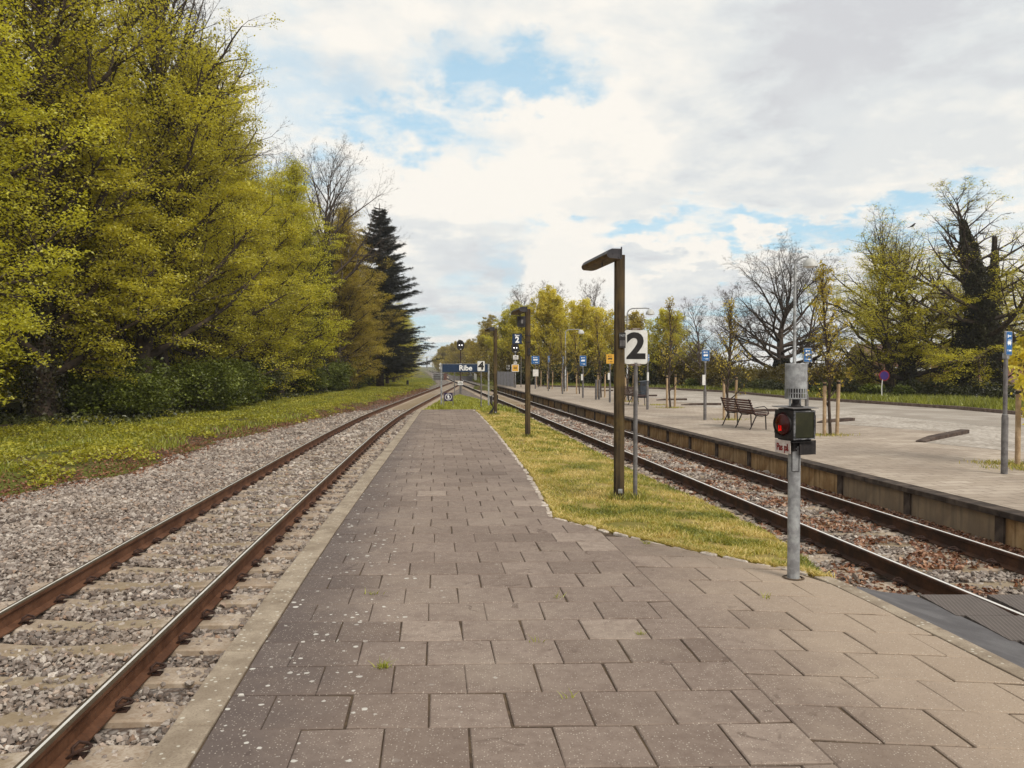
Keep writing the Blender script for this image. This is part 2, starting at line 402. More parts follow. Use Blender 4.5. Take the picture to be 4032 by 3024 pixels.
for (y0, y1, c) in [(3.6, 7.0, .040), (7.0, 11, .046), (11, 16, .057), (16, 24, .075), (24, 40, .105)]:
    for layer in (0, 1):
        gy, gx = np.meshgrid(np.arange(y0, y1, c), np.arange(-10, 8, c), indexing='ij')
        P = np.stack([gx.ravel(), gy.ravel()], 1); P += rng.uniform(-.5, .5, P.shape) * c
        if layer: P = P[rng.random(len(P)) < .5]
        x, y = P[:, 0], P[:, 1]
        eL = np.array([0.]); eLv = np.interp(y, [14, 17, 24, 29, 41], [-9.1, -8.3, -8.9, -8.6, -8.15]) + .35 * np.sin(y * 2.1) * np.sin(y * .7)
        kl = np.interp(y, [0, 3.4, 4.83, 6.63, 8.96, 14, 20.9, 32], [-1.1, -1.39, -1.54, -1.70, -1.89, -2.26, -2.76, -3.58]) - .22
        kl = np.where(y > 31.5, np.interp(y, [31.5, 38], [-3.8, -3.95]), kl)
        left = (x > eLv) & (x < kl)
        gr = np.interp(y, [6.3, 6.9, 7.6, 8.9, 11.2, 13.4, 16.4, 23.5, 31.6, 41.9], [2.8, 2.86, 3.02, 3.03, 2.78, 2.42, 2.09, 1.36, .5, -.75])
        right = (x > gr - .05) & (x < 7.34 - .1215 * y - .02) & (y > 7.22 - .0 * x)
        keep = left | right
        for (ctr, on) in ((ltv(y), x < kl), (rtv(y), x > gr - .1)):
            q = x - ctr; aq = np.abs(q)
            keep &= ~((np.abs(aq - .7525) < .085) & on)
            s = np.abs((y - 4.1 + .1 * q) % SLP - SLP / 2)
            zone = (aq < 1.17) & (s < np.where(aq < .5, .092, .118) + .022 * np.sin(y * 9 + x * 7)) & on
            thin = rng.random(len(x)) < np.where(x < kl, .16 + .14 * (aq < .35), .06 + .08 * (aq < .35))
            keep &= ~(zone & ~thin)
        P = P[keep]; x, y = P[:, 0], P[:, 1]
        bump = np.array([mnoise.noise(Vector((a * 1.8, b * 1.8, 0))) for a, b in P]) * .018
        z = -.215 + layer * .022 + bump + rng.uniform(-.008, .012, len(P))
        d = np.clip(1 - (x - np.interp(y, [14, 17, 24, 29, 41], [-9.1, -8.3, -8.9, -8.6, -8.15])) / 1.6, 0, 1); z -= .09 * d
        P = np.column_stack([P, z]); P = P[in_frame(P)]
        s = c * rng.uniform(.38, .70, len(P)) * np.where(rng.random(len(P)) < .06, 1.5, 1)
        a, b = stones(P, s); allV.append(a); allF.append(b + off); off += len(a)
        cl = np.array([mnoise.noise(Vector((p[0] * .8, p[1] * .8, 9))) for p in P])
        av = np.clip(rng.random(len(P)) ** 1.15 + cl * .25, 0, 1); allA.append(np.repeat(av, 20))
me = np_mesh('ballast_stones', np.concatenate(allV), np.concatenate(allF), M_stone, np.concatenate(allA))
np_obj('ballast_stones', me, kind='stuff')

# ---------------------------------------------------------------- railway tracks
M_rust = worn('rusty rail side', (.085, .034, .016), (.15, .068, .036), 4, .8, .15, fine=40, amt=.5, dirt=(.03, .016, .01))
M_rust2 = worn('dark rusty rail side', (.035, .018, .012), (.085, .038, .020), 4, .75, .15, fine=40, amt=.5, dirt=(.015, .009, .006))
M_railtop = mat('polished rail head', lambda g: pbsdf(g, (.86, .84, .82), g.ss(g.noise(obco(g), 8, 4), .3, .7, .35, .5), .55))
M_railtop2 = mat('dull rail head', lambda g: pbsdf(g, g.mix(g.noise(obco(g), 30, 3), (.030, .020, .011), (.075, .052, .030)), .9, .0))
M_clip = worn('iron clip', (.035, .018, .014), (.075, .04, .03), 9, .7, .3)
def f_sleeper(g):
    co = obco(g); n = g.noise(co, 3.0, 6, .65); n2 = g.noise(co, 45, 4, .6)
    c = g.mix(g.ss(n, .35, .65), (.30, .235, .175), (.50, .43, .36)); c = g.mix(g.ss(n2, .42, .7, 0, .6), c, (.22, .15, .095))
    rnd = g.node('ShaderNodeObjectInfo').outputs['Random']; c = g.mix(g.m('MULTIPLY', rnd, .45), c, (.24, .17, .12))
    ax = g.m('ABSOLUTE', g.node('ShaderNodeSeparateXYZ', {0: co}).outputs[0]); c = g.mix(g.m('MULTIPLY', g.ss(g.m('ADD', ax, g.m('MULTIPLY', n, .2)), .72, .45), .62), c, (.17, .125, .065))
    return pbsdf(g, c, .9, bump=n2, bs=.4, bd=.006)
M_sleep = mat('concrete sleeper', f_sleeper)
PROF0 = [(-.075, -.172), (.075, -.172), (.075, -.160), (.012, -.142), (.009, -.046), (.034, -.034), (.035, -.008), (.028, -.001), (.016, 0), (-.016, 0), (-.028, -.001), (-.035, -.008), (-.034, -.034), (-.009, -.046), (-.012, -.142), (-.075, -.160)]
def rail_mesh(name, cx, off, y0, y1, mats, band, parent, bw=.016):
    PROF = [(bw if p[0] == .016 else -bw, p[1]) if abs(p[0]) == .016 and p[1] == 0 else p for p in PROF0]
    ysr = list(np.arange(y0, min(y1, 60), 1.5)) + ([y for y in np.arange(60, y1, 3.0)] if y1 > 60 else []) + [y1]
    V = []; F = []; mi = []; n = len(PROF)
    for y in ysr:
        x = cx(y); dx = (cx(y + .5) - cx(y - .5)); nrm = Vector((1, -dx, 0)).normalized()
        for px, pz in PROF: V.append((x + nrm.x * (off + px), y + nrm.y * (off + px), pz))
    for j in range(len(ysr) - 1):
        for i in range(n):
            i2 = (i + 1) % n; F.append((j * n + i, j * n + i2, (j + 1) * n + i2, (j + 1) * n + i))
            mi.append(1 if i in band else (2 if i in (6, 7, 9, 10, 11, 8) else 0))
    me = np_mesh(name, np.array(V), np.array(F), mats, midx=mi); return np_obj(name, me, parent)
def sleeper_mb():
    mb = MB(); st = [(-1.25, .145, -.012), (-1.0, .15, .0), (-.62, .145, .0), (-.45, .125, -.012), (-.2, .11, -.022), (0, .108, -.024), (.2, .11, -.022), (.45, .125, -.012), (.62, .145, .0), (1.0, .15, .0), (1.25, .145, -.012)]
    V = []
    for x, hw, dz in st:
        z = Z_SLP + dz + random.uniform(-.003, .003)
        V += [(x, -hw - .02, z - .2), (x, -hw, z - .012), (x, -hw + .02, z), (x, hw - .02, z), (x, hw, z - .012), (x, hw + .02, z - .2)]
    F = []
    for j in range(len(st) - 1):
        for i in range(5): F.append((j * 6 + i, j * 6 + i + 1, (j + 1) * 6 + i + 1, (j + 1) * 6 + i))
    F += [(0, 1, 2, 3, 4, 5), tuple(reversed(range(60, 66)))]
    mb.add(V, F)
    return mb
def clip_mb(sx):
    mb = MB()
    mb.box((sx * .100, 0, Z_SLP + .006), (.07, .07, .012))
    pts = [(sx * .055, -.045, .012), (sx * .085, -.052, .036), (sx * .125, -.045, .052), (sx * .158, -.012, .046), (sx * .150, .028, .036), (sx * .118, .046, .044), (sx * .080, .036, .056), (sx * .058, .004, .04), (sx * .075, -.02, .024), (sx * .12, -.012, .016)]
    mb.tube([(a, b, c + Z_SLP + .004) for a, b, c in [(q[0], q[1] * 1.25, q[2] * 1.1) for q in pts]], .010, 7)
    return mb
def rail_track(cx, label, y0, y1, band, mats, ends):
    t = thing('railway_track', label, 'railway track', (0, 0, 0), 0, 'railway tracks')
    for off, ye in zip((-.7525, .7525), ends): rail_mesh('rail', cx, off, -3.5, ye, mats, band, t, .016 if cx is rt else .0095)
    proto = None; cp = None; mbs = MB(); i = 0; far_s = MB()
    y = 4.1 - SLP * 4 + SLP / 2
    while y < y1:
        a = math.atan(-(cx(y + .5) - cx(y - .5)))
        if i < 98 and y > 3:
            if proto is None:
                s = sleeper_mb().build('sleeper', M_sleep, t)
                proto = s
                clips = [clip_mb(sx).build('rail_clip', M_clip, s, smooth=True, loc=(ox, 0, 0)) for ox, sx in ((-.7525, -1), (-.7525, 1), (.7525, -1), (.7525, 1))]
                cp = clips
            else:
                s = proto.copy(); link(s, t)
                if y < 34:
                    for c in cp: k = c.copy(); link(k, s)
            s.location = (cx(y), y, random.uniform(-.004, .004)); s.rotation_euler = (0, 0, a + R(random.uniform(-.5, .5)))
            i += 1
        else:
            far_s.box((cx(y), y, Z_SLP - .03), (2.5, .26, .06), a)
        y += SLP
    o = far_s.build('sleeper', M_sleep, t); o['kind'] = 'stuff'
    return t
rail_track(rt, 'straight railway track on the right between the grass strip and the high platform', -3, 170, (8,), [M_rust2, M_railtop, M_rust2], (520, 520))
rail_track(lt, 'curving railway track on the left beside the wood, brown rails on grey ballast', -3, 96, (8,), [M_rust, M_railtop, M_railtop2], (121, 119))

# ---------------------------------------------------------------- island platform paving: real slabs
def f_slab(g):
    co = worldco(g); v = g.node('ShaderNodeAttribute', attribute_name='v').outputs['Fac']
    sp = g.node('ShaderNodeSeparateXYZ', {0: co}); n = g.noise(co, 2.2, 6, .65); nf = g.noise(co, 130, 4, .6); nm = g.noise(co, 14, 5, .6)
    side = g.m('ADD', sp.outputs[0], g.m('MULTIPLY', sp.outputs[1], .095))      # distance across the platform
    base = g.ramp(v, [(0, (.165, .125, .104)), (.35, (.205, .158, .132)), (.75, (.24, .188, .158)), (1, (.30, .24, .20))])
    base = g.mix(g.ss(nm, .35, .7, 0, .45), base, (.125, .088, .072)); base = g.mix(g.ss(g.noise(co, 1.1, 5, .65), .48, .70, 0, .35), base, (.30, .245, .20)); st_ = g.ss(g.noise(co, 5.5, 3, .5, dist=1.2), .66, .73); base = g.mix(g.m('MULTIPLY', st_, .5), base, (.07, .045, .036))
    light = g.ss(g.m('ADD', side, g.m('MULTIPLY', n, .9)), 1.9, 3.5)
    base = g.mix(g.m('MULTIPLY', light, .62), base, (.40, .315, .235))
    dk = g.ss(g.m('ADD', side, g.m('MULTIPLY', n, .9)), .35, -.75)              # algae growing along the kerb side
    base = g.mix(g.m('MULTIPLY', dk, .74), base, (.075, .060, .060))
    grain = g.ss(g.vor(co, 75, 'Distance'), .34, .14)
    pick = g.ss(g.node('ShaderNodeSeparateColor', {0: g.vor(co, 75, 'Color')}).outputs[0], .50, .7)
    base = g.mix(g.m('MULTIPLY', g.m('MULTIPLY', grain, pick), .6), base, (.58, .52, .45))
    gd = g.m('MULTIPLY', g.ss(g.vor(co, 110, 'Distance'), .34, .12), g.ss(g.node('ShaderNodeSeparateColor', {0: g.vor(co, 110, 'Color')}).outputs[1], .55, .7))
    base = g.mix(g.m('MULTIPLY', gd, .6), base, (.06, .042, .035))
    chip = g.m('MULTIPLY', g.ss(g.vor(co, 21, 'Distance'), .10, .05), g.ss(g.node('ShaderNodeSeparateColor', {0: g.vor(co, 21, 'Color')}).outputs[2], .90, .92))
    base = g.mix(g.m('MULTIPLY', chip, .8), base, (.62, .56, .48))
    base = g.mix(g.ss(nf, .55, .75, 0, .5), base, (.08, .055, .045))
    # lichen dots, thick on the kerb side
    lc = g.vm('ADD', co, g.vm('SCALE', g.noise(co, 25, 2, .5, 'Color'), .02))
    ld = g.vor(lc, 17, 'Distance'); lp = g.node('ShaderNodeSeparateColor', {0: g.vor(lc, 17, 'Color')})
    rad = g.m('MULTIPLY', g.ss(lp.outputs[1], .1, 1.0, .05, .30), g.ss(g.noise(co, 8, 3, .6), .3, .65, .5, 1.15))
    dot = g.ss(g.m('SUBTRACT', ld, rad), .03, -.03)
    clus = g.ss(g.m('ADD', g.noise(co, 2.6, 4, .6), g.m('MULTIPLY', side, -.22)), .50, .68)
    dot = g.m('MULTIPLY', g.m('MULTIPLY', dot, clus), g.ss(lp.outputs[0], .40, .46))
    base = g.mix(g.m('MULTIPLY', dot, .85), base, (.55, .53, .49))
    h = g.m('ADD', g.m('MULTIPLY', nf, .5), g.m('MULTIPLY', nm, .7))
    return pbsdf(g, base, .85, bump=h, bs=.45, bd=.006, spec=.25)
M_slab = mat('concrete paving slab', f_slab)
M_joint = worn('dirty joint sand', (.055, .037, .026), (.11, .075, .045), 8, .95)
def slabs():
    V = []; F = []; A = []
    S = .400; gap = .0022; gr = .0064
    def emit(q, val):
        cx_ = sum(p[0] for p in q) / 4; cy_ = sum(p[1] for p in q) / 4
        ar = abs(sum(q[i][0] * q[(i + 1) % 4][1] - q[(i + 1) % 4][0] * q[i][1] for i in range(4))) / 2
        if ar < .012: return
        z = Z_PLAT + random.gauss(0, .0015); tx, ty = random.gauss(0, .004), random.gauss(0, .004)
        b = len(V); ins = .006
        def zz_(x, y): return z + (x - cx_) * tx + (y - cy_) * ty
        cut = [random.uniform(.004, .009) if random.random() < .12 else 0 for _ in range(4)]
        def ring(k, dz):
            for (x, y), kc in zip(q, cut):
                k_ = k; k = k_ + kc
                dx, dy = cx_ - x, cy_ - y; L_ = math.hypot(dx, dy) + 1e-6
                V.append((x + dx / L_ * k * 1.41, y + dy / L_ * k * 1.41, zz_(x, y) + dz)); k = k_
        ring(ins, 0); ring(.0, -.005); ring(-.0, -.04)
        F.append((b, b + 1, b + 2, b + 3)); A.append(val)
        for r in (0, 4):
            for i in range(4):
                j = (i + 1) % 4; F.append((b + r + j, b + r + i, b + r + 4 + i, b + r + 4 + j)); A.append(val)
    def zone(uv, ph, x_lo, x_hi, jit):
        ua, va = uv
        for r in range(-12, 78):
            ry = r * S; joff = (r % 2) * .2 + random.uniform(-jit, jit)
            for c in range(-22, 14):
                cxr = c * S + joff + ph
                j = lambda: random.uniform(-.0035, .0035); gv = random.uniform(.0, .004)
                q = []
                for du, dv in ((gap, gr), (S - gap - gv, gr), (S - gap - gv, S - gr), (gap, S - gr)):
                    a, b = cxr + du + j(), ry + dv + j()
                    q.append([a * ua[0] + b * va[0], a * ua[1] + b * va[1] + 3.79])
                if max(p[1] for p in q) > 31.45 or min(p[1] for p in q) < -2.5: continue
                n0 = sum(p[0] for p in q) / 4; m0 = sum(p[1] for p in q) / 4
                lo, hi = x_lo, x_hi
                sl_, sr_ = min(q[0][0] - lo(q[0][1]), q[3][0] - lo(q[3][1])), min(hi(q[1][1]) - q[1][0], hi(q[2][1]) - q[2][0])
                if max(q[1][0] - lo(q[1][1]), q[2][0] - lo(q[2][1])) < .13 or max(hi(q[0][1]) - q[0][0], hi(q[3][1]) - q[3][0]) < (.13 if q[0][1] < 8.3 or q[0][1] > 9.6 else .03): continue
                if sl_ < .15: q[0][0] = lo(q[0][1]); q[3][0] = lo(q[3][1])
                if sr_ < .15: q[1][0] = hi(q[1][1]); q[2][0] = hi(q[2][1])
                for p in q: p[0] = min(max(p[0], lo(p[1]) + gap * .6), hi(p[1]) - gap * .6)
                if max(p[0] for p in q) - min(p[0] for p in q) < .07: continue
                val = min(max(random.gauss(.45, .22), 0), 1)
                emit(q, val)
    seam = lambda y: 1.745 - .099 * y if y < 8.8 else 99
    zone(((1, .03), (-.097, 1)), -.0, lambda y: kerbL(y), lambda y: min(bordR(y), seam(y)), .03)
    zone(((1, -.10), (-.105, 1)), .12, lambda y: seam(y) if y < 8.8 else 98, lambda y: bordR(y), .02)
    return np.array(V), np.array(F), np.array(A)
a, b, c = slabs()
np_obj('platform_paving', np_mesh('platform_paving', a, b, M_slab, c), kind='structure')
# body under the slabs
ysb = [-3, 0, 2, 4, 5, 6, 6.45, 6.75, 7.05, 7.5, 8.1, 8.75, 9.05, 11, 13, 16, 20, 24, 28, 31.45]
mb = MB(); V = []; F = []
for y in ysb:
    V += [(kerbL(y) - .03, y, -.4), (kerbL(y) - .03, y, Z_PLAT - .0095), (bordR(y) + .02, y, Z_PLAT - .0095), (bordR(y) + .02, y, -.4)]
for j in range(len(ysb) - 1):
    for i in range(3): F.append((j * 4 + i, j * 4 + i + 1, (j + 1) * 4 + i + 1, (j + 1) * 4 + i))
n = len(V); F.append((n - 4, n - 3, n - 2, n - 1)); mb.add(V, F)
o = mb.build('platform_base', M_joint); o['kind'] = 'structure'
# kerb stones left and right
def f_kerb(g):
    co = worldco(g); n = g.noise(co, 3, 6, .65); nf = g.noise(co, 90, 4, .6)
    c = g.mix(g.ss(n, .36, .66), (.22, .175, .13), (.36, .30, .23))
    c = g.mix(g.ss(nf, .45, .7, 0, .5), c, (.13, .09, .065))
    lc = g.vm('ADD', co, g.vm('SCALE', g.noise(co, 25, 2, .5, 'Color'), .02))
    ld = g.vor(lc, 22, 'Distance'); dot = g.m('MULTIPLY', g.ss(ld, .27, .17), g.ss(g.node('ShaderNodeSeparateColor', {0: g.vor(lc, 22, 'Color')}).outputs[0], .45, .5))
    c = g.mix(g.m('MULTIPLY', dot, .7), c, (.55, .52, .45))
    return pbsdf(g, c, .9, bump=nf, bs=.5, bd=.005)
M_kerb = mat('kerb stone', f_kerb)
def kerb_run(name, line, y0, y1, wdt, seg, side, z):
    mb = MB(); y = y0
    while y < y1:
        ye = min(y + seg - .008, y1)
        xa, xb = line(y), line(ye); s = side
        dz = random.uniform(-.004, .004)
        q = [(xa, y), (xb, ye), (xb + s * wdt, ye), (xa + s * wdt, y)]
        zt = z + dz
        V = [(p[0], p[1], -.42) for p in q] + [(p[0], p[1], zt) for p in q]
        mb.add(V, [(0, 1, 2, 3), (7, 6, 5, 4), (0, 4, 5, 1), (1, 5, 6, 2), (2, 6, 7, 3), (3, 7, 4, 0)])
        y += seg
    o = mb.build(name, M_kerb, bevel=.008); o['kind'] = 'structure'
kerb_run('platform_kerb', lambda y: kerbL(y) - .008, -3.2, 31.45, .195, 1.0, -1, Z_PLAT + .002)
kerb_run('platform_kerb', lambda y: bordR(y) + .008, -2.8, 6.5, .13, 1.0, 1, Z_PLAT + .004)
kerb_run('platform_kerb', lambda y: -3.62 + (y - 31.46) * 20, 31.47, 31.57, .02, 1, 1, Z_PLAT)
# rough flat stones edging the lawn
M_edge = worn('rough edging stone', (.36, .30, .25), (.58, .52, .46), 9, .9, fine=50, amt=.5, dirt=(.14, .09, .06))
P = [(2.50, 6.62), (2.3, 6.85), (2.05, 7.06), (1.66, 7.5), (1.14, 8.14), (.70, 8.8), (.49, 9.1), (.42, 10.5), (.275, 12.96), (.02, 16), (-.4, 20.9), (-1.18, 28.9), (-1.5, 31.4)]
mb = MB(); d = 0; i = 0
pts = []
for a, b in zip(P[:-1], P[1:]):
    L_ = math.dist(a, b); n = max(1, int(L_ / .05))
    pts += [(a[0] + (b[0] - a[0]) * k / n, a[1] + (b[1] - a[1]) * k / n, math.atan2(b[1] - a[1], b[0] - a[0])) for k in range(n)]
while i < len(pts) - 8:
    l = random.randint(3, 7); p = pts[min(i + l // 2, len(pts) - 1)]; i += l
    if random.random() < .12: continue
    w_ = random.uniform(.05, .10); le = l * .05 * .92; a = p[2] + random.uniform(-.12, .12)
    n = 7; ring = []
    for k in range(n):
        t = 2 * math.pi * k / n + random.uniform(-.2, .2); rr = random.uniform(.85, 1.1)
        ring.append((math.copysign(abs(math.cos(t)) ** .6, math.cos(t)) * le / 2 * rr, math.copysign(abs(math.sin(t)) ** .6, math.sin(t)) * w_ / 2 * rr))
    z = Z_PLAT + random.uniform(-.004, .016); V = []
    nx_, ny_ = math.sin(p[2]), -math.cos(p[2])
    ox, oy = -nx_ * .045, -ny_ * .045
    for sc_, zz2 in ((1.05, -.1), (1, -.008), (.85, 0)):
        for x, y in ring:
            V.append((p[0] + ox + (x * math.cos(a) - y * math.sin(a)) * sc_, p[1] + oy + (x * math.sin(a) + y * math.cos(a)) * sc_, z + zz2 + (random.uniform(-.004, .004) if zz2 == 0 else 0)))
    F = [(r * n + k, r * n + (k + 1) % n, (r + 1) * n + (k + 1) % n, (r + 1) * n + k) for r in (0, 1) for k in range(n)] + [tuple(2 * n + k for k in range(n))]
    mb.add(V, F)
o = mb.build('stone_edging', M_edge); o['kind'] = 'structure'

# ---------------------------------------------------------------- foot crossing beside the platform kerb
M_asph = worn('dark crossing asphalt', (.085, .08, .085), (.125, .12, .125), 3, .9, fine=140, amt=.5)
def f_rub(g):
    co = g.node('ShaderNodeMapping', {'Vector': worldco(g), 'Rotation': (0, 0, R(14))}).outputs[0]
    wv = g.node('ShaderNodeTexWave', {'Vector': co, 'Scale': 9.5, 'Distortion': 0.0}, bands_direction='X').outputs['Fac']; n = g.noise(worldco(g), 6, 5, .6)
    c = g.mix(n, (.075, .062, .058), (.12, .10, .092)); c = g.mix(g.m('MULTIPLY', g.ss(wv, .80, .97), .38), c, (.21, .185, .165))
    return pbsdf(g, c, .8, bump=wv, bs=.3, bd=.006)
M_rub = mat('crossing rubber panel', f_rub)
t = thing('foot_crossing', 'level foot crossing of dark asphalt ramp and ribbed rubber panels over the right track', 'level crossing')
gx = lambda y: rt(y) - .7525
mb = MB(); V = []; F = []; rowsR = [(0, 0), (.2, 0.05), (.4, .1), (.55, .12), (.7, .13), (1.0, .13)]
ysr = [7.13, 6.9, 6.6, 6.3, 6.0, 5.5, 5, 4, 3, 2]
for y in ysr:
    x0 = bordR(min(y, 6.2)) + .14 + max(0, y - 6.2) * .45; x1 = gx(y) - .52
    z0 = .29 - max(0, y - 6.2) * .24
    for k in range(7):
        q = k / 6; V.append((x0 + (x1 - x0) * q, y + (.02 * math.sin(k * 2) if y > 7 else 0), -.012 + (z0 + .012) * (1 - q) ** 1.6))
for j in range(len(ysr) - 1):
    for k in range(6): F.append((j * 7 + k, j * 7 + k + 1, (j + 1) * 7 + k + 1, (j + 1) * 7 + k))
for k in range(6): V.append((V[k][0], 7.14, -.25)); 
b = len(V) - 6
for k in range(5): F.append((k, b + k, b + k + 1, k + 1))
mb.add(V, F); mb.build('asphalt_ramp', M_asph, t, recalc=False, smooth=True)
def panel(xa, xb, y0, y1, z):
    """ribbed panel: grooves run across the track"""
    mb = MB(); n = int((y1 - y0) / .6)
    for i in range(n):
        a = y1 - (i + 1) * .6; c = a + .3
        xc = (xa(c) + xb(c)) / 2; wx = xb(c) - xa(c)
        mb.box((xc, c, z - .02), (wx, .592, .04), math.atan(.1185) * .0)
    return mb
for k, (a, b2) in enumerate([(lambda y: gx(y) - .52, lambda y: gx(y) - .04), (lambda y: gx(y) + .085, lambda y: gx(y) + .72), (lambda y: gx(y) + .73, lambda y: gx(y) + 1.42), (lambda y: gx(y) + 1.545, lambda y: gx(y) + 2.05)]):
    panel(a, b2, 1.9, 7.12, -.004).build('rubber_panel', M_rub, t)

# ---------------------------------------------------------------- island lawn
def f_lawn(g):
    co = worldco(g); n = g.noise(co, 1.1, 6, .7); n2 = g.noise(co, 30, 5, .65)
    c = g.mix(g.ss(n, .40, .60), (.17, .15, .03), (.36, .26, .09)); c = g.mix(g.ss(n2, .4, .7, 0, .6), c, (.11, .09, .018))
    return pbsdf(g, c, .95, bump=n2, bs=1, bd=.02)
M_lawn = mat('dry lawn', f_lawn)
def lawn_z(x, y):
    a, b = (bordR(y) if y < 31.4 else grassL(y)), grassR(y); wdt = max(b - a, .05); t_ = (x - a) / wdt
    top = np.interp(y, [6.3, 31, 33, 45, 59], [.30, .27, .22, .05, -.12])
    z = top - (.20 * max(0, t_ - .35) ** 1.3 if y < 33 else .12 * max(0, t_ - .3))
    if b - x < .22: z -= (1 - (b - x) / .22) * .22
    if y > 31.5 and x - a < .3: z -= (1 - (x - a) / .3) * .25
    return z + mnoise.noise(Vector((x * 2, y * 2, 5))) * .015
ysl = list(np.arange(6.35, 31.4, .25)) + [31.5, 31.9] + list(np.arange(32.3, 58.6, .6)); V = []; F = []
for y in ysl:
    a, b = (bordR(y) + .03 if y < 31.55 else grassL(y)), grassR(y)
    for i in range(25): x = a + (b - a) * i / 24; V.append((x, y, lawn_z(x, y)))
    V.append((b + .05, y, -.3))
for j in range(len(ysl) - 1):
    for i in range(25): F.append((j * 26 + i, j * 26 + i + 1, (j + 1) * 26 + i + 1, (j + 1) * 26 + i))
np_obj('lawn', np_mesh('lawn', np.array(V), np.array(F), M_lawn, smooth=True), kind='structure')
def blades(P, h, wd_, lean, seed=0):
    r = np.random.default_rng(seed); n = len(P); a = r.uniform(0, 2 * np.pi, n); hh = h * r.uniform(.45, 1.25, n)
    dx, dy = np.cos(a) * wd_, np.sin(a) * wd_; la = r.uniform(0, 2 * np.pi, n); ll = lean * hh * r.uniform(.1, 1.2, n)
    lx, ly = np.cos(la) * ll, np.sin(la) * ll
    b0 = P - np.stack([dx, dy, 0 * dx], 1); b1 = P + np.stack([dx, dy, 0 * dx], 1)
    m0 = b0 + np.stack([lx * .35, ly * .35, hh * .55], 1); m1 = b1 + np.stack([lx * .35, ly * .35, hh * .55], 1)
    tp = P + np.stack([lx, ly, hh], 1)
    V = np.stack([b0, b1, m1, m0, tp, tp * 1.0], 1); V[:, 5] = tp + np.stack([dx, dy, 0 * dx], 1) * .15
    k = np.arange(n)[:, None] * 6
    return V.reshape(-1, 3), np.concatenate([k + [0, 1, 2, 3], k + [3, 2, 5, 4]])
def blade_obj(name, P, h, wd_, lean, m, seed, vfun=None):
    V, F = blades(P, h, wd_, lean, seed); r = np.random.default_rng(seed + 1); n = len(P)
    v = np.clip((vfun if vfun is not None else np.full(n, .5)) + r.normal(0, .2, n), 0, 1)
    return np_obj(name, np_mesh(name, V, F, m, np.concatenate([v, v])), kind='stuff')
P = []; vv = []; hs = []
for (y0, y1, dens) in [(6.35, 10, 3600), (10, 16, 1700), (16, 31, 550), (31.6, 58, 200)]:
    n = int((y1 - y0) * 3 * dens); yy = rng.uniform(y0, y1, n); tt = rng.uniform(0, 1, n)
    for y, q in zip(yy, tt):
        a, b = (bordR(y) if y < 31.5 else grassL(y)), grassR(y)
        if rng.random() > (b - a) / 3 + .1: continue
        x = a + .07 + (b - a - .07) * q - .01; nn = mnoise.noise(Vector((x * 1.3, y * 1.3, 0))) + .5 * mnoise.noise(Vector((x * 4, y * 4, 2)))
        if mnoise.noise(Vector((x * 2.7, y * 2.7, 8))) + .35 * rng.random() < -.10 and y < 31: continue
        P.append((x, y, lawn_z(x, y) - .01)); vv.append(.62 + nn * .85 - .45 * max(0, q - .78) * 4 - (.18 if y > 31 else 0))
P = np.array(P); vv = np.array(vv)
m1 = P[:, 1] < 16
blade_obj('lawn_grass', P[m1], .045, .0045, 1.2, M_grassb, 11, vv[m1])
blade_obj('lawn_grass', P[~m1 & (P[:, 1] < 31)], .06, .012, 1.1, M_grassb, 12, vv[~m1 & (P[:, 1] < 31)])
m3 = P[:, 1] > 31
blade_obj('lawn_grass', P[m3], .16, .02, .7, M_grasst, 13, vv[m3] + .35)
# straw coloured fringe where the lawn meets the paving, tufts in the joints
P = []
for y in np.concatenate([rng.uniform(6.5, 9.2, 5200), rng.uniform(9.2, 31, 5200)]):
    P.append((bordR(y) + abs(rng.normal(0, .06)) + .065, y, Z_PLAT - .02))
P = np.array(P); blade_obj('dry_grass_fringe', P, .045, .005, 1.6, M_grassb, 15, np.full(len(P), .85))
P = []
for (x, y, k) in [(-.74, 3.98 + .55, 60), (.83, 5.1, 16), (-1.05, 6.0, 14), (.33, 5.9, 12), (1.3, 7.7, 20), (.15, 4.95, 8), (1.9, 5.9, 10), (.3, 4.1, 6)]:
    P += [(x + rng.normal(0, .025), y + rng.normal(0, .012), Z_PLAT - .01) for _ in range(k)]
blade_obj('joint_weeds', np.array(P), .05, .0028, 1.5, M_grasst, 16, np.full(len(P), .75))
# weeds along the left kerb foot of the lawn
# ---------------------------------------------------------------- dead leaves on the right track
def leaf_quads(P, size, seed, flat=.5, up=None):
    r = np.random.default_rng(seed); n = len(P); Rm = rot_rand_r(n, r, flat)
    s = np.asarray(size) * r.uniform(.6, 1.3, n)
    q = np.array([(-.5, 0, 0), (0, -.34, .10), (.5, 0, 0), (0, .34, .10)])
    V = P[:, None] + np.einsum('nij,kj->nki', Rm, q) * s[:, None, None]
    return V.reshape(-1, 3), np.arange(n * 4).reshape(-1, 4)
def rot_rand_r(n, r, flat):
    """random frames; flat 0 = all lie level, 1 = any direction"""
    nz = r.normal(0, 1, (n, 3)) * np.array([flat, flat, .3 + flat * .7]); nz[:, 2] = np.abs(nz[:, 2]) + (1 - flat) * .7
    nz /= np.linalg.norm(nz, axis=1, keepdims=True); t_ = r.normal(size=(n, 3)); a = np.cross(t_, nz); a /= np.linalg.norm(a, axis=1, keepdims=True)
    return np.stack([a, np.cross(nz, a), nz], 2)
P = []
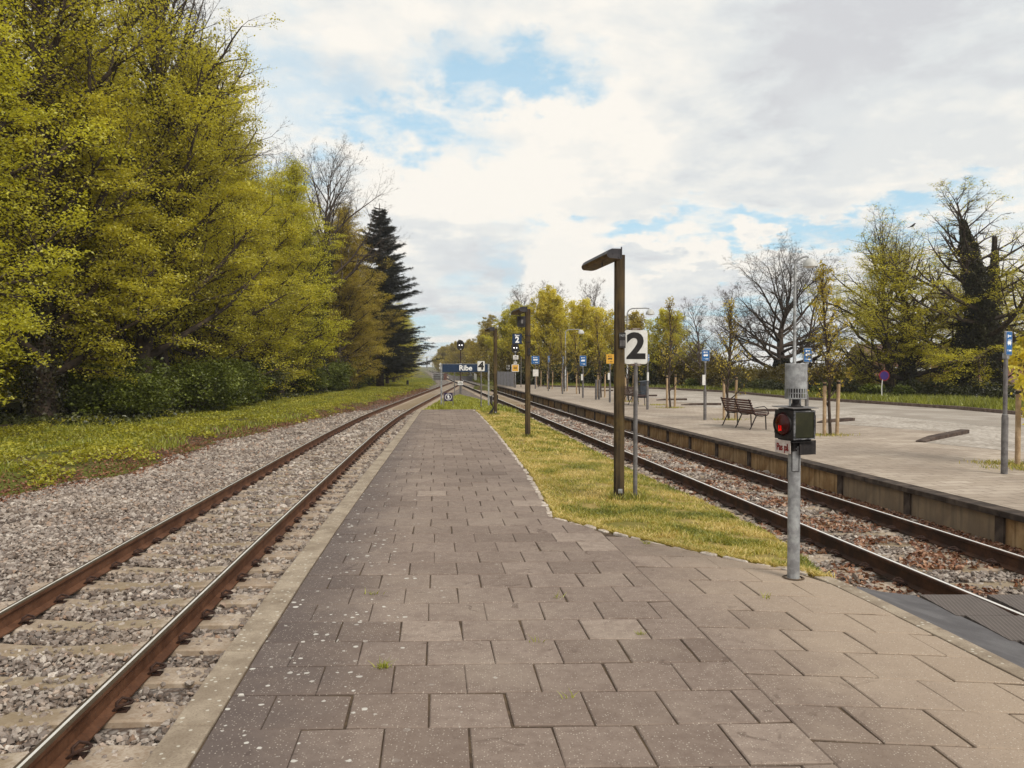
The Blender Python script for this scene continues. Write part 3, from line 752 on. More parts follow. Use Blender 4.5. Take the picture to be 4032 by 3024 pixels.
for y, k in zip(rng.uniform(7.2, 45, 80000), rng.random(80000)):
    if rng.random() > (8 / y): continue
    r0 = rt(y) + .9 + .05; x1 = farX(y) - .03
    if k < .55: x = r0 + (x1 - r0) * rng.random()
    else: x = rt(y) + rng.normal(0, .45) + .1
    if k > .9: x = rt(y) - .75 - rng.random() * .75
    if k > .55 and mnoise.noise(Vector((x * 1.5, y * 1.5, 1))) < .0: continue
    P.append((x, y, -.187 + rng.uniform(0, .02)))
P = np.array(P); V, F = leaf_quads(P, .066, 5, .6)
np_obj('dead_leaves', np_mesh('dead_leaves', V, F, M_litter, np.random.default_rng(2).random(len(P))), kind='stuff')
# ---------------------------------------------------------------- high platform on the right
def f_pave(g):
    co = g.node('ShaderNodeMapping', {'Vector': worldco(g), 'Rotation': (0, 0, -TR)}).outputs[0]
    br = g.node('ShaderNodeTexBrick', {'Vector': co, 'Color1': (0, 0, 0), 'Color2': (1, 1, 1), 'Mortar': (.3, .3, .3), 'Scale': 1.0, 'Mortar Size': .012, 'Brick Width': .5, 'Row Height': .25, 'Bias': 0.0})
    cv = g.node('ShaderNodeSeparateColor', {0: br.outputs['Color']}).outputs[0]
    n = g.noise(worldco(g), .45, 6, .65); n2 = g.noise(worldco(g), 7, 5, .6); nf = g.noise(worldco(g), 60, 3, .6)
    c = g.mix(cv, (.33, .27, .215), (.45, .38, .315))
    c = g.mix(g.ss(n, .38, .64, 0, .8), c, (.25, .20, .16)); c = g.mix(g.ss(n2, .5, .75, 0, .4), c, (.17, .13, .10)); c = g.mix(g.ss(nf, .55, .7, 0, .5), c, (.38, .34, .29))
    c = g.mix(g.m('MULTIPLY', br.outputs['Fac'], .5), c, (.09, .065, .045))
    return pbsdf(g, c, .9, bump=n2, bs=.3, bd=.01)
M_pave = mat('grey brown pavers', f_pave)
M_cope = worn('mossy coping', (.035, .025, .020), (.10, .075, .06), 5, .95, fine=40, amt=.5, dirt=(.02, .015, .012))
def f_wall(g):
    co = obco(g); n = g.noise(co, 2.5, 6, .65)
    st = g.noise(g.vm('MULTIPLY', co, (9, 9, .9)), 1.0, 5, .6)
    z = g.node('ShaderNodeSeparateXYZ', {0: co}).outputs[2]
    c = g.mix(g.ss(n, .35, .68), (.29, .17, .075), (.46, .315, .165)); c = g.mix(g.ss(st, .42, .7, 0, .7), c, (.085, .042, .018))
    rnd = g.node('ShaderNodeObjectInfo').outputs['Random']; c = g.mix(g.ss(rnd, .75, .9, 0, .6), c, (.17, .15, .125))
    return pbsdf(g, c, .9, bump=n, bs=.3, bd=.01)
M_wallp = mat('stained concrete panel', f_wall)
M_post = worn('dark concrete post', (.05, .035, .028), (.10, .075, .06), 5, .9)
HA = math.atan(.1215)
t = thing('railway_platform', 'long high platform on the right with stained concrete panel wall and dark coping', 'platform', (farX(0), 0, 0), HA)
def fl(s): return (-0.0, s)          # local: y runs along the edge
Lc = math.hypot(1, .1215)
Y0, Y1 = -3.0 * Lc, Y_FEND * Lc
s = 9.98 * Lc - 1.9 * 7; k = 0; first = None; fp = None
while s < Y1 - .3:
    if first is None:
        first = MB().box((.055, 0, -.02), (.07, 1.9 - .16, .44)).build('wall_panel', M_wallp, t)
        fp = MB().box((.03, 0, -.03), (.08, .15, .46)).build('wall_post', M_post, t, bevel=.006)
        a, b = first, fp
    else:
        a = first.copy(); link(a, t); b = fp.copy(); link(b, t)
    a.location = (0, s + .95, 0); b.location = (0, s, 0); s += 1.9
n = int((Y1 - Y0) / 1.0)
mb = MB()
for i in range(n):
    a = Y0 + i * 1.0; dx = random.uniform(-.006, .006)
    mb.box((.17 + dx - .05, a + .5, Z_FAR - .042), (.38, .994, .083 + random.uniform(-.004, .004)))
mb.build('coping', M_cope, t, bevel=.012)
mb = MB(); mb.box((1.5, (Y0 + Y1) / 2 - .02, -.1), (2.75, Y1 - Y0 - .1, .66)); mb.build('platform_body', M_post, t)
# paved surface of platform and forecourt: one sheet 4 mm over the coping
def sheet(name, poly, z, m, thick=.0, kind='structure', sub=0):
    me = bpy.data.meshes.new(name); bm = bmesh.new()
    vs_ = [bm.verts.new((x, y, z)) for x, y in poly]; f = bm.faces.new(vs_)
    if f.normal.z < 0: f.normal_flip()
    bmesh.ops.triangulate(bm, faces=bm.faces); bmesh.ops.recalc_face_normals(bm, faces=bm.faces)
    bm.normal_update()
    for ff in bm.faces:
        if ff.normal.z < 0: ff.normal_flip()
    bm.to_mesh(me); bm.free(); me.materials.append(m)
    o = bpy.data.objects.new(name, me); link(o); o['kind'] = kind; return o
zig = [(9.6, 18.7), (12.06, 21.2), (9.66, 25), (11.1, 26.0), (9.0, 31.2), (10.4, 31.3), (7.7, 36.2), (9.5, 36.3), (7.5, 41.3), (9.07, 41.4), (7.3, 46.7), (8.5, 46.8), (6.2, 56), (7.1, 56.1)]
edge = [(farX(y) + .16, y) for y in (-3, 10, 30, 50, Y_FEND - .05)]
roadl = [(2.3, 69), (6.5, 65), (11.3, 61), (14.6, 53), (15.2, 43.5), (17.3, 36.6), (18.3, 33), (18.6, 28), (19.6, 20), (22.5, 10), (30, -20)]
sheet('forecourt', edge + [(-1.4, 76), (2.3, 75.5), (5, 72)] + roadl + [(30, -22), (9, -22)], Z_FAR + .004, M_pave)
def f_cobble(g):
    co = worldco(g); d = g.vor(co, 8.5, 'Distance', rnd=.75); c_ = g.node('ShaderNodeSeparateColor', {0: g.vor(co, 8.5, 'Color', rnd=.75)}).outputs[0]
    n = g.noise(co, .7, 5, .6)
    c = g.mix(c_, (.40, .355, .31), (.50, .455, .41)); c = g.mix(g.ss(n, .4, .65, 0, .6), c, (.25, .215, .18)); c = g.mix(g.ss(d, .40, .65, 0, .55), c, (.18, .15, .12))
    return pbsdf(g, c, .85, bump=g.m('SUBTRACT', 1., d), bs=.7, bd=.03)
M_cob = mat('pale cobbles', f_cobble)
cob = [(10.6, 16.6)] + zig + [(9.0, 58), (12.5, 50), (12.3, 42), (13.4, 34), (13.6, 28), (14.6, 22), (16, 17), (15.5, 15)]
sheet('cobbled_bays', cob, Z_FAR + .008, M_cob)
M_road = worn('pale worn asphalt', (.27, .235, .20), (.37, .33, .29), .6, .9, fine=25, amt=.3, dirt=(.14, .115, .095))
road = [(16.2, 14), (14.4, 22), (13.4, 28), (13.2, 34), (12.1, 42), (12.3, 50), (8.8, 58), (6.5, 61), (2, 66.5), (2.2, 68.8), (6.4, 64.8), (11.2, 60.8), (14.4, 52.8), (15.0, 43.4), (17.1, 36.5), (18.1, 32.9), (18.4, 28), (19.4, 20), (22.3, 10), (29, -20), (20, -20), (18, 4)]
sheet('road', road, Z_FAR + .012, M_road)
# far road kerb
mb = MB()
for (a, b) in zip(roadl[:-1], roadl[1:]):
    L_ = math.dist(a, b); n = max(1, round(L_ / 1.0)); an = math.atan2(b[1] - a[1], b[0] - a[0])
    for i in range(n):
        q = (i + .5) / n; mb.box((a[0] + (b[0] - a[0]) * q, a[1] + (b[1] - a[1]) * q, Z_FAR + .02), (L_ / n - .01, .14, .24 + random.uniform(-.01, .01)), an)
M_kerbd = worn('dark road kerb', (.12, .085, .07), (.20, .15, .125), 6, .9)
o = mb.build('road_kerb', M_kerbd, bevel=.01); o['kind'] = 'structure'
# grass strip beyond the road and planting edge
# saw tooth bus bay kerbs
M_bay = worn('dark bay kerb', (.045, .028, .022), (.10, .07, .055), 5, .85, fine=30)
descr = ['nearest sloping dark kerb block at the bus bay right of the signal', 'dark kerb block at the bus bay just right of the near staked tree', 'dark kerb block behind the front of the bench',
         'dark kerb block at the bay left of the bench back', 'dark kerb block at the bay right of the single staked tree behind the number board', 'short kerb block near the litter bin', 'farthest thin kerb block at the end of the bays']
for i in range(7):
    a, b = zig[2 * i], zig[2 * i + 1]; L_ = math.dist(a, b); an = math.atan2(b[1] - a[1], b[0] - a[0])
    mb = MB(); h = .10
    prof = [(0, 0), (L_, 0), (L_, h), (L_ * .25, h * .9), (0, .03)]
    mb.prism(prof, -.11, .11); mb.box((L_ * .62, 0, h * .5), (.012, .224, h * .9))
    o = mb.build('kerb_block', M_bay, bevel=.01); o.location = (a[0], a[1], Z_FAR + .006); o.rotation_euler = (0, 0, an)
    tag(o, descr[i], 'kerb block', 'kerb blocks of the bus bays')

# ---------------------------------------------------------------- lettering
FONTM = {}
def text(body, size, m, parent, loc, rot=(R(90), 0, 0), bold=0.0, name='lettering', sx=1.0, align='CENTER', ext=.0012):
    cu = bpy.data.curves.new(name, 'FONT'); cu.body = body; cu.size = size; cu.align_x = align; cu.align_y = 'CENTER'; cu.extrude = ext; cu.offset = bold; cu.resolution_u = 4
    cu.materials.append(m); oc = bpy.data.objects.new(name, cu); COL.objects.link(oc); bpy.context.view_layer.update()
    me = bpy.data.meshes.new_from_object(oc); bpy.data.objects.remove(oc); o = bpy.data.objects.new(name, me); link(o, parent); o.location = loc; o.rotation_euler = rot; o.scale = (sx, 1, 1); return o
def rrect(w_, h_, r, n=5):
    P = []
    for cx_, cz_, a0 in ((w_ / 2 - r, h_ / 2 - r, 0), (-w_ / 2 + r, h_ / 2 - r, 90), (-w_ / 2 + r, -h_ / 2 + r, 180), (w_ / 2 - r, -h_ / 2 + r, 270)):
        for i in range(n + 1): t_ = R(a0 + 90 * i / n); P.append((cx_ + r * math.cos(t_), cz_ + r * math.sin(t_)))
    return P
def plate(w_, h_, r, th, y=0.0, M=None):
    return MB().prism(rrect(w_, h_, r), y, y + th, M)
M_galv = worn('galvanised steel', (.22, .22, .23), (.40, .41, .42), 11, .5, .35, fine=70, amt=.25, dirt=(.2, .19, .17))
M_galvd = worn('weathered grey steel', (.12, .11, .11), (.20, .19, .19), 8, .6, .2, fine=40)
M_black = worn('black paint', (.010, .008, .009), (.024, .020, .020), 10, .6, 0, fine=50, amt=.25, dirt=(.07, .055, .045))
M_letter = worn('black lettering', (.012, .010, .010), (.02, .017, .016), 10, .55)
M_white = worn('white enamel', (.60, .59, .57), (.72, .71, .69), 6, .5, fine=30, amt=.25, dirt=(.40, .35, .29))
M_wlet = mat('white lettering', lambda g: pbsdf(g, (.82, .82, .82), .5))
M_navy = worn('navy sign paint', (.012, .028, .065), (.018, .036, .08), 5, .4, fine=20, amt=.1)
M_navyp = worn('dark violet sign', (.028, .016, .055), (.035, .02, .065), 5, .4)
M_busb = worn('blue sign', (.012, .10, .30), (.016, .12, .34), 5, .4)
M_yel = worn('yellow sign', (.62, .33, .04), (.70, .40, .06), 5, .4)
M_redl = worn('dark red lettering', (.16, .008, .008), (.22, .012, .012), 5, .5)
def f_wood(g):
    co = obco(g); n = g.noise(g.vm('MULTIPLY', co, (18, 18, 1.2)), 1.0, 6, .65); n2 = g.noise(co, 2.2, 5, .6)
    c = g.mix(g.ss(n, .32, .7), (.014, .009, .006), (.085, .058, .030)); c = g.mix(g.ss(n2, .44, .68, 0, .65), c, (.12, .08, .022)); zw = g.node('ShaderNodeSeparateXYZ', {0: co}).outputs[2]; c = g.mix(g.ss(g.m('ADD', zw, g.m('MULTIPLY', n2, .3)), .5, .2, 0, .6), c, (.02, .015, .012)); c = g.mix(g.ss(g.noise(g.vm('MULTIPLY', co, (60, 60, 2)), 1.0, 3, .5), .62, .70, 0, .8), c, (.006, .004, .003))
    return pbsdf(g, c, .9, bump=n, bs=.5, bd=.008)
M_wood = mat('old brown timber', f_wood)
M_lampd = worn('dark lamp casing', (.032, .030, .036), (.055, .050, .055), 8, .5, .2)
M_lampu = worn('dirty lamp cover', (.03, .012, .006), (.14, .075, .02), 14, .5, fine=40, amt=.5, dirt=(.01, .006, .004))
M_stake = worn('pale wooden stake', (.30, .205, .12), (.44, .32, .20), 6, .85)

# ---------------------------------------------------------------- wooden platform lamps
def lamp_head(mbs, L_):
    """half round trough light along local +y"""
    def ring(y, k, zt):
        pr = [(.055, .065), (-.06, .065), (-.105, .045), (-.13, 0), (-.118, -.035), (-.09, -.055), (.055, -.065)]
        return [(x * k + (1 - k) * -.03, y, z * k + zt) for x, z in pr]
    rs = [ring(0, 1, 0), ring(L_ * .82, 1, 0), ring(L_ * .93, .93, 0), ring(L_ * .985, .75, -.006), ring(L_, .45, -.01)]
    V = [p for r in rs for p in r]; n = 7; F = []; mi = []
    mbs.cur = 0; mbs.add(V, [tuple(reversed(range(7)))] + [tuple(range(28, 35))])
    b = len(mbs.v) - len(V)
    for j in range(4):
        for i in range(n):
            mbs.f.append(tuple(b + q for q in (j * n + i, j * n + (i + 1) % n, (j + 1) * n + (i + 1) % n, (j + 1) * n + i))); mbs.mi.append(0 if i in (0, 1, 6) else 1 if i in (3, 4, 5) else 0)
def platform_lamp(label, X, Y, zg, h, group):
    t = thing('platform_lamp', label, 'lamp post', (X, Y, zg), TR, group)
    mb = MB(); V = []; r = .067
    for z in (-.25, .02, .5, 1.0, 1.5, 2.0, 2.5, h - .005, h):
        k = 1 if z < h else .93
        for i in range(16):
            a = 2 * math.pi * i / 16; sq = 1 / max(abs(math.cos(a)), abs(math.sin(a))) ** .55
            V.append((r * k * math.cos(a) * sq, r * k * math.sin(a) * sq, z))
    F = [(j * 16 + i, j * 16 + (i + 1) % 16, (j + 1) * 16 + (i + 1) % 16, (j + 1) * 16 + i) for j in range(8) for i in range(16)] + [tuple(range(128, 144))]
    mb.add(V, F); mb.build('post', M_wood, t, smooth=True)
    MB().box((-.085, -.02, h - .03), (.05, .16, .05)).build('lamp_bracket', M_lampd, t)
    m = MB(); lamp_head(m, 1.40)
    hd = m.build('lamp_head', [M_lampd, M_lampu], t, loc=(-.128, -.35, h - .03)); hd.rotation_euler = (0, 0, R(2.5))
    mk = MB(); mk.box((.063, .0, 0.012), (.012, .02, .15)); mk.box((-.05, -.004, .0), (.012, .006, .012)); mk.box((.03, -.004, .045), (.012, .006, .012)); mk.box((.03, -.004, -.045), (.012, .006, .012))
    mk.build('end_plate', M_lampd, hd)
    MB().tube([(-.07, .42, -.055), (-.07, .42, -.115)], .010, 8).build('switch_stub', M_lampd, hd)
    return t
L1 = platform_lamp('tall brown wooden lamp post nearest, standing on the lawn beside the large number 2 board', 1.40, 10.41, .25, 3.236, 'wooden platform lamps')
L2 = platform_lamp('middle wooden lamp post with a dark box under its light and a Spor 2 sign', .387, 19.6, .25, 3.19, 'wooden platform lamps')
L3 = platform_lamp('farthest wooden lamp post with loose cables hanging at its foot', -.6, 28.7, .25, 3.14, 'wooden platform lamps')
for L_ in (L1, L3):
    mb = MB(); mb.box((0, -.076, .17 if L_ is L1 else .12), (.055, .02, .055)); mb.tube([(0, -.085, .17 if L_ is L1 else .12), (0, -.10, .17 if L_ is L1 else .12)], .012, 6)
    mb.build('bolt_plate', M_galv, L_, bevel=.003)
mb = MB(); mb.box((.02, -.078, 2.13), (.085, .012, .20)); mb.build('number_plate', M_black, L1, bevel=.003)
text('1479', .045, M_galv, L1, (.02, -.086, 2.19), bold=.001, name='plate_lettering')
mb = MB()
for k in range(4): mb.box((-.008 + .018 * k, -.086, 2.09), (.009, .004, .075))
mb.build('plate_marks', M_galvd, L1)
# display box below the middle lamp
bx = MB(); bx.box((0, 0, 0), (.19, .12, .26)).build
b = MB(); b.box((0, 0, 0), (.19, .11, .26)); o = b.build('loudspeaker_box', M_lampd, L2, bevel=.006, loc=(-.16, .0, 2.88))
MB().box((0, -.058, 0), (.15, .006, .21)).build('box_window', M_black, o); MB().box((.01, -.063, .0), (.05, .004, .09)).build('box_mark', M_galvd, o)
MB().tube([(-.03, 0, .12), (-.03, 0, .20)], .012, 6).build('box_bracket', M_lampd, o)
# Spor 2 sign on middle post
mb = MB()
for z in (2.38, 2.54): mb.lathe([(.078, -.012), (.082, 0), (.078, .012)], 16, (0, 0, z))
mb.box((.02, -.08, 2.15), (.07, .02, .17))
mb.build('steel_bands', M_black, L2)
sg = thing('track_number_sign', 'small navy sign reading Spor 2 hung left of the middle wooden lamp post', 'sign', (.387 - .26, 19.58, 2.71), TR)
plate(.235, .235, .004, .02).build('board', M_navy, sg)
MB().box((0.04, .01, .122), (.31, .016, .014)).build('bracket', M_black, sg); MB().box((0.04, .01, -.122), (.31, .016, .014)).build('bracket', M_black, sg)
text('2', .20, M_wlet, sg, (0, -.004, -.03), bold=.006); text('Spor', .062, M_wlet, sg, (0, -.004, .082), bold=.0015)
# cables at the foot of the third lamp
mb = MB()
for k in range(5):
    x0 = -.07 - .02 * k
    mb.tube([(x0, -.02, .78 - .05 * k), (x0 - .06, -.05, .70), (x0 - .05 - .03 * math.sin(k), -.07, .45), (-.09 + .015 * k, -.04, .25 + .03 * k), (-.12 - .04 * k, -.06, .02)], .012, 6)
o = mb.build('cable', M_black, L3); o2 = MB().box((-.13, -.03, .56), (.06, .05, .36)).build('junction_box', M_galvd, L3, bevel=.01)
mb = MB(); mb.box((.075, -.02, .6), (.03, .1, .3)); mb.build('cable_cover', M_black, L3)

# ---------------------------------------------------------------- number boards
def number_board(num, label, X, Y, zg, zc, w_, h_, pr, mpost, rz=TR * .3, cap=False, size=None):
    t = thing('number_board', label, 'sign', (X, Y, zg), rz, 'track number boards')
    MB().tube([(0, 0, -.25), (0, 0, zc - zg - h_ / 2 + .02)], pr, 14).build('post', mpost, t, smooth=True)
    m = plate(w_, h_, .035, .05, -.02); bd = m.build('board', M_white, t, loc=(0, -.0, zc - zg), bevel=.006)
    mm = MB(); rim = rrect(w_ + .006, h_ + .006, .037); mm.prism(rim, .006, .030); mm.build('rim', M_rimr, bd)
    if cap: MB().box((0, .0, h_ / 2 + .014), (.12, .04, .03)).build('cap', M_rimr, bd); MB().box((0, 0, -h_ / 2 - .008), (.13, .05, .03)).build('socket', M_rimr, bd)
    text(num, size or h_ * 1.04, M_letter, bd, (0.0, -.0222, -.0), bold=h_ * .036, name='numeral', sx=1.08)
    return t
M_rimr = worn('rusty rim', (.09, .05, .035), (.30, .27, .24), 20, .8)
number_board('2', 'large white board with black 2 on a dark grey pole beside the nearest lamp post', 1.64, 10.58, .25, 2.295, .308, .45, .029, M_galvd, cap=True)
number_board('4', 'white board with black 4 overlapping the right end of the Ribe name sign', -1.33, 34.3, .1, 2.03, .31, .43, .028, M_galvd)
number_board('6', 'small distant white board with black 6 above the mesh fence', -.4, 79, .1, 1.9, .31, .43, .03, M_galvd)
# station name sign
st = thing('station_name_sign', 'long navy station name sign reading Ribe on two grey posts', 'sign', (-2.14, 36.3, .12), 0)
mb = MB().prism([(-1.03, -.18), (1.03, -.18), (1.03, .18), (-1.03, .18)], -.02, .02); bd = mb.build('board', M_navy, st, loc=(0, 0, 1.82), bevel=.004)
text('Ribe', .335, M_wlet, bd, (.03, -.0215, .0), bold=.007)
MB().box((0, 0, .19), (2.1, .05, .02)).build('top_rail', M_galv, bd)
for x in (-1.075, 1.075): MB().box((x, 0, .82), (.075, .075, 2.36)).build('post', M_galv, st, bevel=.01)
# no walking sign
t = thing('prohibition_sign', 'low dark violet no pedestrians sign at the end of the island platform', 'sign', (-2.77, 34.7, .1), 0)
bd = MB().box((0, 0, 0), (.36, .02, .37)).build('board', M_navyp, t, loc=(0, 0, .59))
for x in (-.2, .2): MB().box((x, .005, .27), (.03, .03, .98)).build('post', M_galvd, t)
mb = MB(); n = 28
V = [((r * math.cos(2 * math.pi * i / n)), -.0135, r * math.sin(2 * math.pi * i / n)) for r in (.125, .142) for i in range(n)]
mb.add(V, [(i, (i + 1) % n, n + (i + 1) % n, n + i) for i in range(n)]); mb.box((0, -.0165, 0), (.27, .002, .014), M=Matrix.Rotation(R(45), 3, 'Y')); mb.build('prohibition_ring', M_wlet, bd, recalc=False)
mb = MB(); Y_ = -.0125
mb.prism(rrect(.035, .04, .015), -.013, -.012, Matrix.Translation((0, 0, .083)))
for poly in ([(-.03, .055), (.03, .055), (.025, -.02), (-.025, -.02)], [(-.024, -.018), (-.002, -.018), (-.012, -.105), (-.034, -.105)], [(.002, -.018), (.024, -.018), (.036, -.105), (.014, -.105)], [(-.03, .055), (-.022, .04), (-.052, -.02), (-.06, -.01)], [(.03, .055), (.022, .04), (.052, -.02), (.06, -.01)]):
    mb.prism(poly, -.0145, -.012)
mb.build('pictogram', M_wlet, bd)

# ---------------------------------------------------------------- railway signals
M_lit = mat('lit white signal lamp', lambda g: g.node('ShaderNodeEmission', {'Color': (1, .97, .93), 'Strength': 1.6}).outputs[0])
M_lens = mat('dark lens', lambda g: pbsdf(g, (.02, .018, .018), .2))
def egg(k=1.0):
    P = []
    for i in range(28):
        a = 2 * math.pi * i / 28; x, z = math.cos(a), math.sin(a)
        ex = math.copysign(abs(x) ** .75, x) * .31; ez = math.copysign(abs(z) ** .8, z) * .42
        if z > 0: ex -= .10 * (z ** 1.6) * (1 if x > 0 else .35); 
        P.append((ex * k, ez * k))
    return P
def signal(label, X, Y, zg, zh, lower, rz, post_mat):
    t = thing('railway_signal', label, 'railway signal', (X, Y, zg), rz, 'railway signals')
    MB().tube([(0, 0, -.2), (0, 0, zh - zg - .3)], .042, 12).build('post', post_mat, t, smooth=True)
    if not lower: MB().tube([(0, 0, -.2), (0, 0, .55)], .09, 12).build('post_base', M_galvd, t, smooth=True)
    hd = MB().prism(egg(), -.05, .02).build('signal_head', M_black, t, loc=(0, -.06, zh - zg), bevel=.008)
    for x, z, lit in ((-.105, .0, 1), (.105, .0, 1), (-.09, .20, 0), (.05, .20, 0), (-.09, -.20, 0), (.10, -.20, 0)):
        mb = MB(); mb.tube([(x, -.05, z), (x, -.10, z)], .05 if not lit else .052, 14, caps=False); mb.tube([(x, -.046, z), (x, -.058, z)], .043, 14)
        mb.build('signal_lamp' if lit else 'dark_lamp', M_lit if lit else M_lens, hd)
    MB().box((0, -.056, -.33), (.14, .01, .05)).build('id_plate', M_white, hd)
    return t
S1 = signal('dark signal head with two white lights on a thin dark post behind the Ribe sign', -4.18, 64.9, -.1, 3.72, 0, TR, M_rust2)
p = plate(.44, .32, .01, .01).build('notice_plate', M_white, S1, loc=(-.02, -.1, .74)); text('RIBE', .085, M_letter, p, (0, -.006, .06), bold=.002); text('RANGERET', .075, M_letter, p, (0, -.006, -.06), bold=.002)
MB().box((0, -.06, 2.28), (.2, .05, .12)).build('junction_box', M_galv, S1)
S2 = signal('signal head with two white lights above a yellow 60 board at the high platform fence', .26, 64.9, .25, 3.5, 1, TR, M_galv)
p = plate(.44, .33, .01, .01).build('notice_plate', M_white, S2, loc=(.03, -.08, 2.48)); text('RIBE', .09, M_letter, p, (0, -.006, .06), bold=.002); text('RANGERET', .075, M_letter, p, (0, -.006, -.06), bold=.002)
p = plate(.27, .18, .02, .01).build('notice_plate', M_white, S2, loc=(.0, -.08, 2.04)); text('PU', .14, M_letter, p, (0, -.006, 0), bold=.002)
p = plate(.60, .60, .05, .02).build('speed_board', M_white, S2, loc=(0, -.08, 1.61)); plate(.50, .50, .02, .004).build('speed_field', M_yel, p, loc=(0, -.006, 0)); text('60', .27, M_letter, p, (0, -.0085, 0), bold=.006)
MB().tube([(.0, 0, -.1), (0, 0, .55)], .07, 12).build('post_base', M_galvd, S2, smooth=True)
t = thing('steel_pole', 'plain thin grey pole just right of the yellow 60 board', 'pole', (.75, 66.5, .25)); MB().tube([(0, 0, -.1), (0, 0, 2.6)], .035, 10).build('pole', M_galvd, t, smooth=True)
t = thing('steel_pole', 'thin grey pole standing just left of the dark signal post behind the Ribe sign', 'pole', (-3.72, 51.5, -.1)); MB().tube([(0, 0, -.1), (0, 0, 2.1)], .03, 10).build('pole', M_galvd, t, smooth=True)
# mesh fence at the platform end
M_mesh = worn('grey mesh panel', (.17, .17, .195), (.25, .25, .28), 3, .6, .1, fine=40)
t = thing('mesh_fence', 'grey steel mesh fence at the far end of the high platform', 'fence', (0, 0, 0))
A, B = Vector((.15, 66.2, .27)), Vector((-1.42, 77.6, .22)); n = 5
for i in range(n):
    a = A.lerp(B, i / n); b = A.lerp(B, (i + 1) / n); d = (b - a); L_ = d.length; an = math.atan2(d.y, d.x); mb = MB(); M = Matrix.Rotation(an, 3, 'Z')
    for k in range(25): mb.box(a + M @ Vector((L_ * k / 24, 0, .64)), (.022, .012, 1.25), M=M)
    for k in range(13): mb.box(a + M @ Vector((L_ / 2, .012, .04 + k * 1.2 / 12)), (L_, .012, .03), M=M)
    mb.build('mesh_panel', M_mesh, t)
for i in range(n + 1): p = A.lerp(B, i / n); MB().box((p.x, p.y, p.z + .62), (.06, .06, 1.34), an).build('post', M_galvd, t)

# ---------------------------------------------------------------- pedestrian warning signal in the foreground
W = thing('warning_signal', 'grey post with caged horn, red lamp box and Pas på plate at the platform edge', 'warning signal', (2.296, 6.47, Z_PLAT))
W['label'] = 'foreground grey post with round horn, red warning lamp and Pas på plate'
z0 = Z_PLAT
MB().tube([(0, 0, -.2), (0, 0, 1.14)], .049, 28).build('post', M_galv, W, smooth=True)
o = MB().prism([(-.028, -.10), (.028, -.10), (.028, .10), (-.028, .10)], -.0515, -.045, Matrix.Translation((-.008, 0, .98))).build('post_hatch', M_galv, W)
bm_ = MB()
for (a, b, c, d) in ((-.036, .02, .98, .205),):
    bm_.box((-.036, -.050, .98), (.004, .008, .205)); bm_.box((.020, -.052, .98), (.004, .006, .205)); bm_.box((-.008, -.052, 1.082), (.06, .006, .004)); bm_.box((-.008, -.052, .878), (.06, .006, .004))
bm_.build('hatch_gap', M_black, W)
MB().lathe([(.0, -.004), (.075, -.002), (.088, .003), (.07, .007)], 24, (0, 0, 0.0)).build('foot_collar', M_joint, W)
BR = R(20)                                       # the two-sided lamp box is turned to the corner
bo = thing('lamp_box', '', '', (0, 0, 0)); [bo.pop(k, None) for k in list(bo.keys())]; bpy.data.objects.remove(bo)
zb, ht = 1.255, .255                              # centre, height above platform
MBx = Matrix.Rotation(BR, 3, 'Z')
core = MB().box((0, 0, zb), (.162, .162, ht), M=MBx).build('lamp_box', M_black, W, bevel=.006)
M_redg = mat('red lens', lambda g: pbsdf(g, g.mix(g.noise(obco(g), 20, 3), (.030, .0015, .0015), (.065, .003, .002)), .25, spec=.3))
M_glow = mat('lit lamp filament glow', lambda g: g.node('ShaderNodeEmission', {'Color': (1, .012, .006), 'Strength': .45}).outputs[0])
M_olive = worn('algae covered panel', (.014, .015, .005), (.036, .034, .012), 7, .4, fine=60, amt=.35, dirt=(.01, .01, .006))
def face_frame(nrm_ang):
    """matrix: local -y = outward normal"""
    return Matrix.Translation((0, 0, zb)) @ Matrix.Rotation(nrm_ang, 4, 'Z')
FL = face_frame(BR - R(90)); FR = face_frame(BR)
# left face looks left (normal rotated), carries the red lamp; right face carries the plain panel
def part(mb, name, m, M4, parent, **kw):
    mb.v = [tuple(M4 @ Vector(q)) for q in mb.v]; return mb.build(name, m, parent, **kw)
m = MB(); m.box((0, -.088, 0), (.19, .02, .235)); f1 = part(m, 'lamp_door', M_black, FL, core, bevel=.005)
m = MB(); n = 28; prof = [(0, -.030), (.035, -.028), (.06, -.020), (.078, -.008), (.082, .002)]
V = []; 
for r_, yy in prof:
    for i in range(n): a = 2 * math.pi * i / n; V.append((r_ * math.cos(a), -.10 + yy, r_ * 1.16 * math.sin(a) + .004))
m.add(V, [(j * n + i, j * n + (i + 1) % n, (j + 1) * n + (i + 1) % n, (j + 1) * n + i) for j in range(4) for i in range(n)])
part(m, 'red_lens', M_redg, FL, f1, smooth=True)
m = MB(); m.box((-.008, -.128, -.028), (.010, .004, .048)); m.box((.012, -.128, -.026), (.009, .004, .042)); m.box((.002, -.127, -.040), (.026, .003, .016)); part(m, 'lamp_glow', M_glow, FL, f1, bevel=.003)
m = MB(); m.tube([(0, -.10, .004), (0, -.114, .004)], .092, 28, caps=False); part(m, 'lens_ring', M_black, FL, f1)
m = MB(); m.box((0, -.088, -.0), (.19, .02, .235)); f2 = part(m, 'side_panel', M_black, FR, core, bevel=.005)
m = MB(); m.box((0, -.100, .0), (.158, .010, .205)); part(m, 'algae_panel', M_olive, FR, f2, bevel=.006)
m = MB(); 
for (x, z, a, b) in ((-.086, 0, .012, .232), (.086, 0, .008, .232), (0, .11, .17, .008), (0, -.11, .17, .010)): m.box((x, -.1015, z), (a, .012, b))
part(m, 'panel_frame', worn('scratched frame', (.03, .03, .035), (.20, .20, .21), 22, .6), FR, f2)
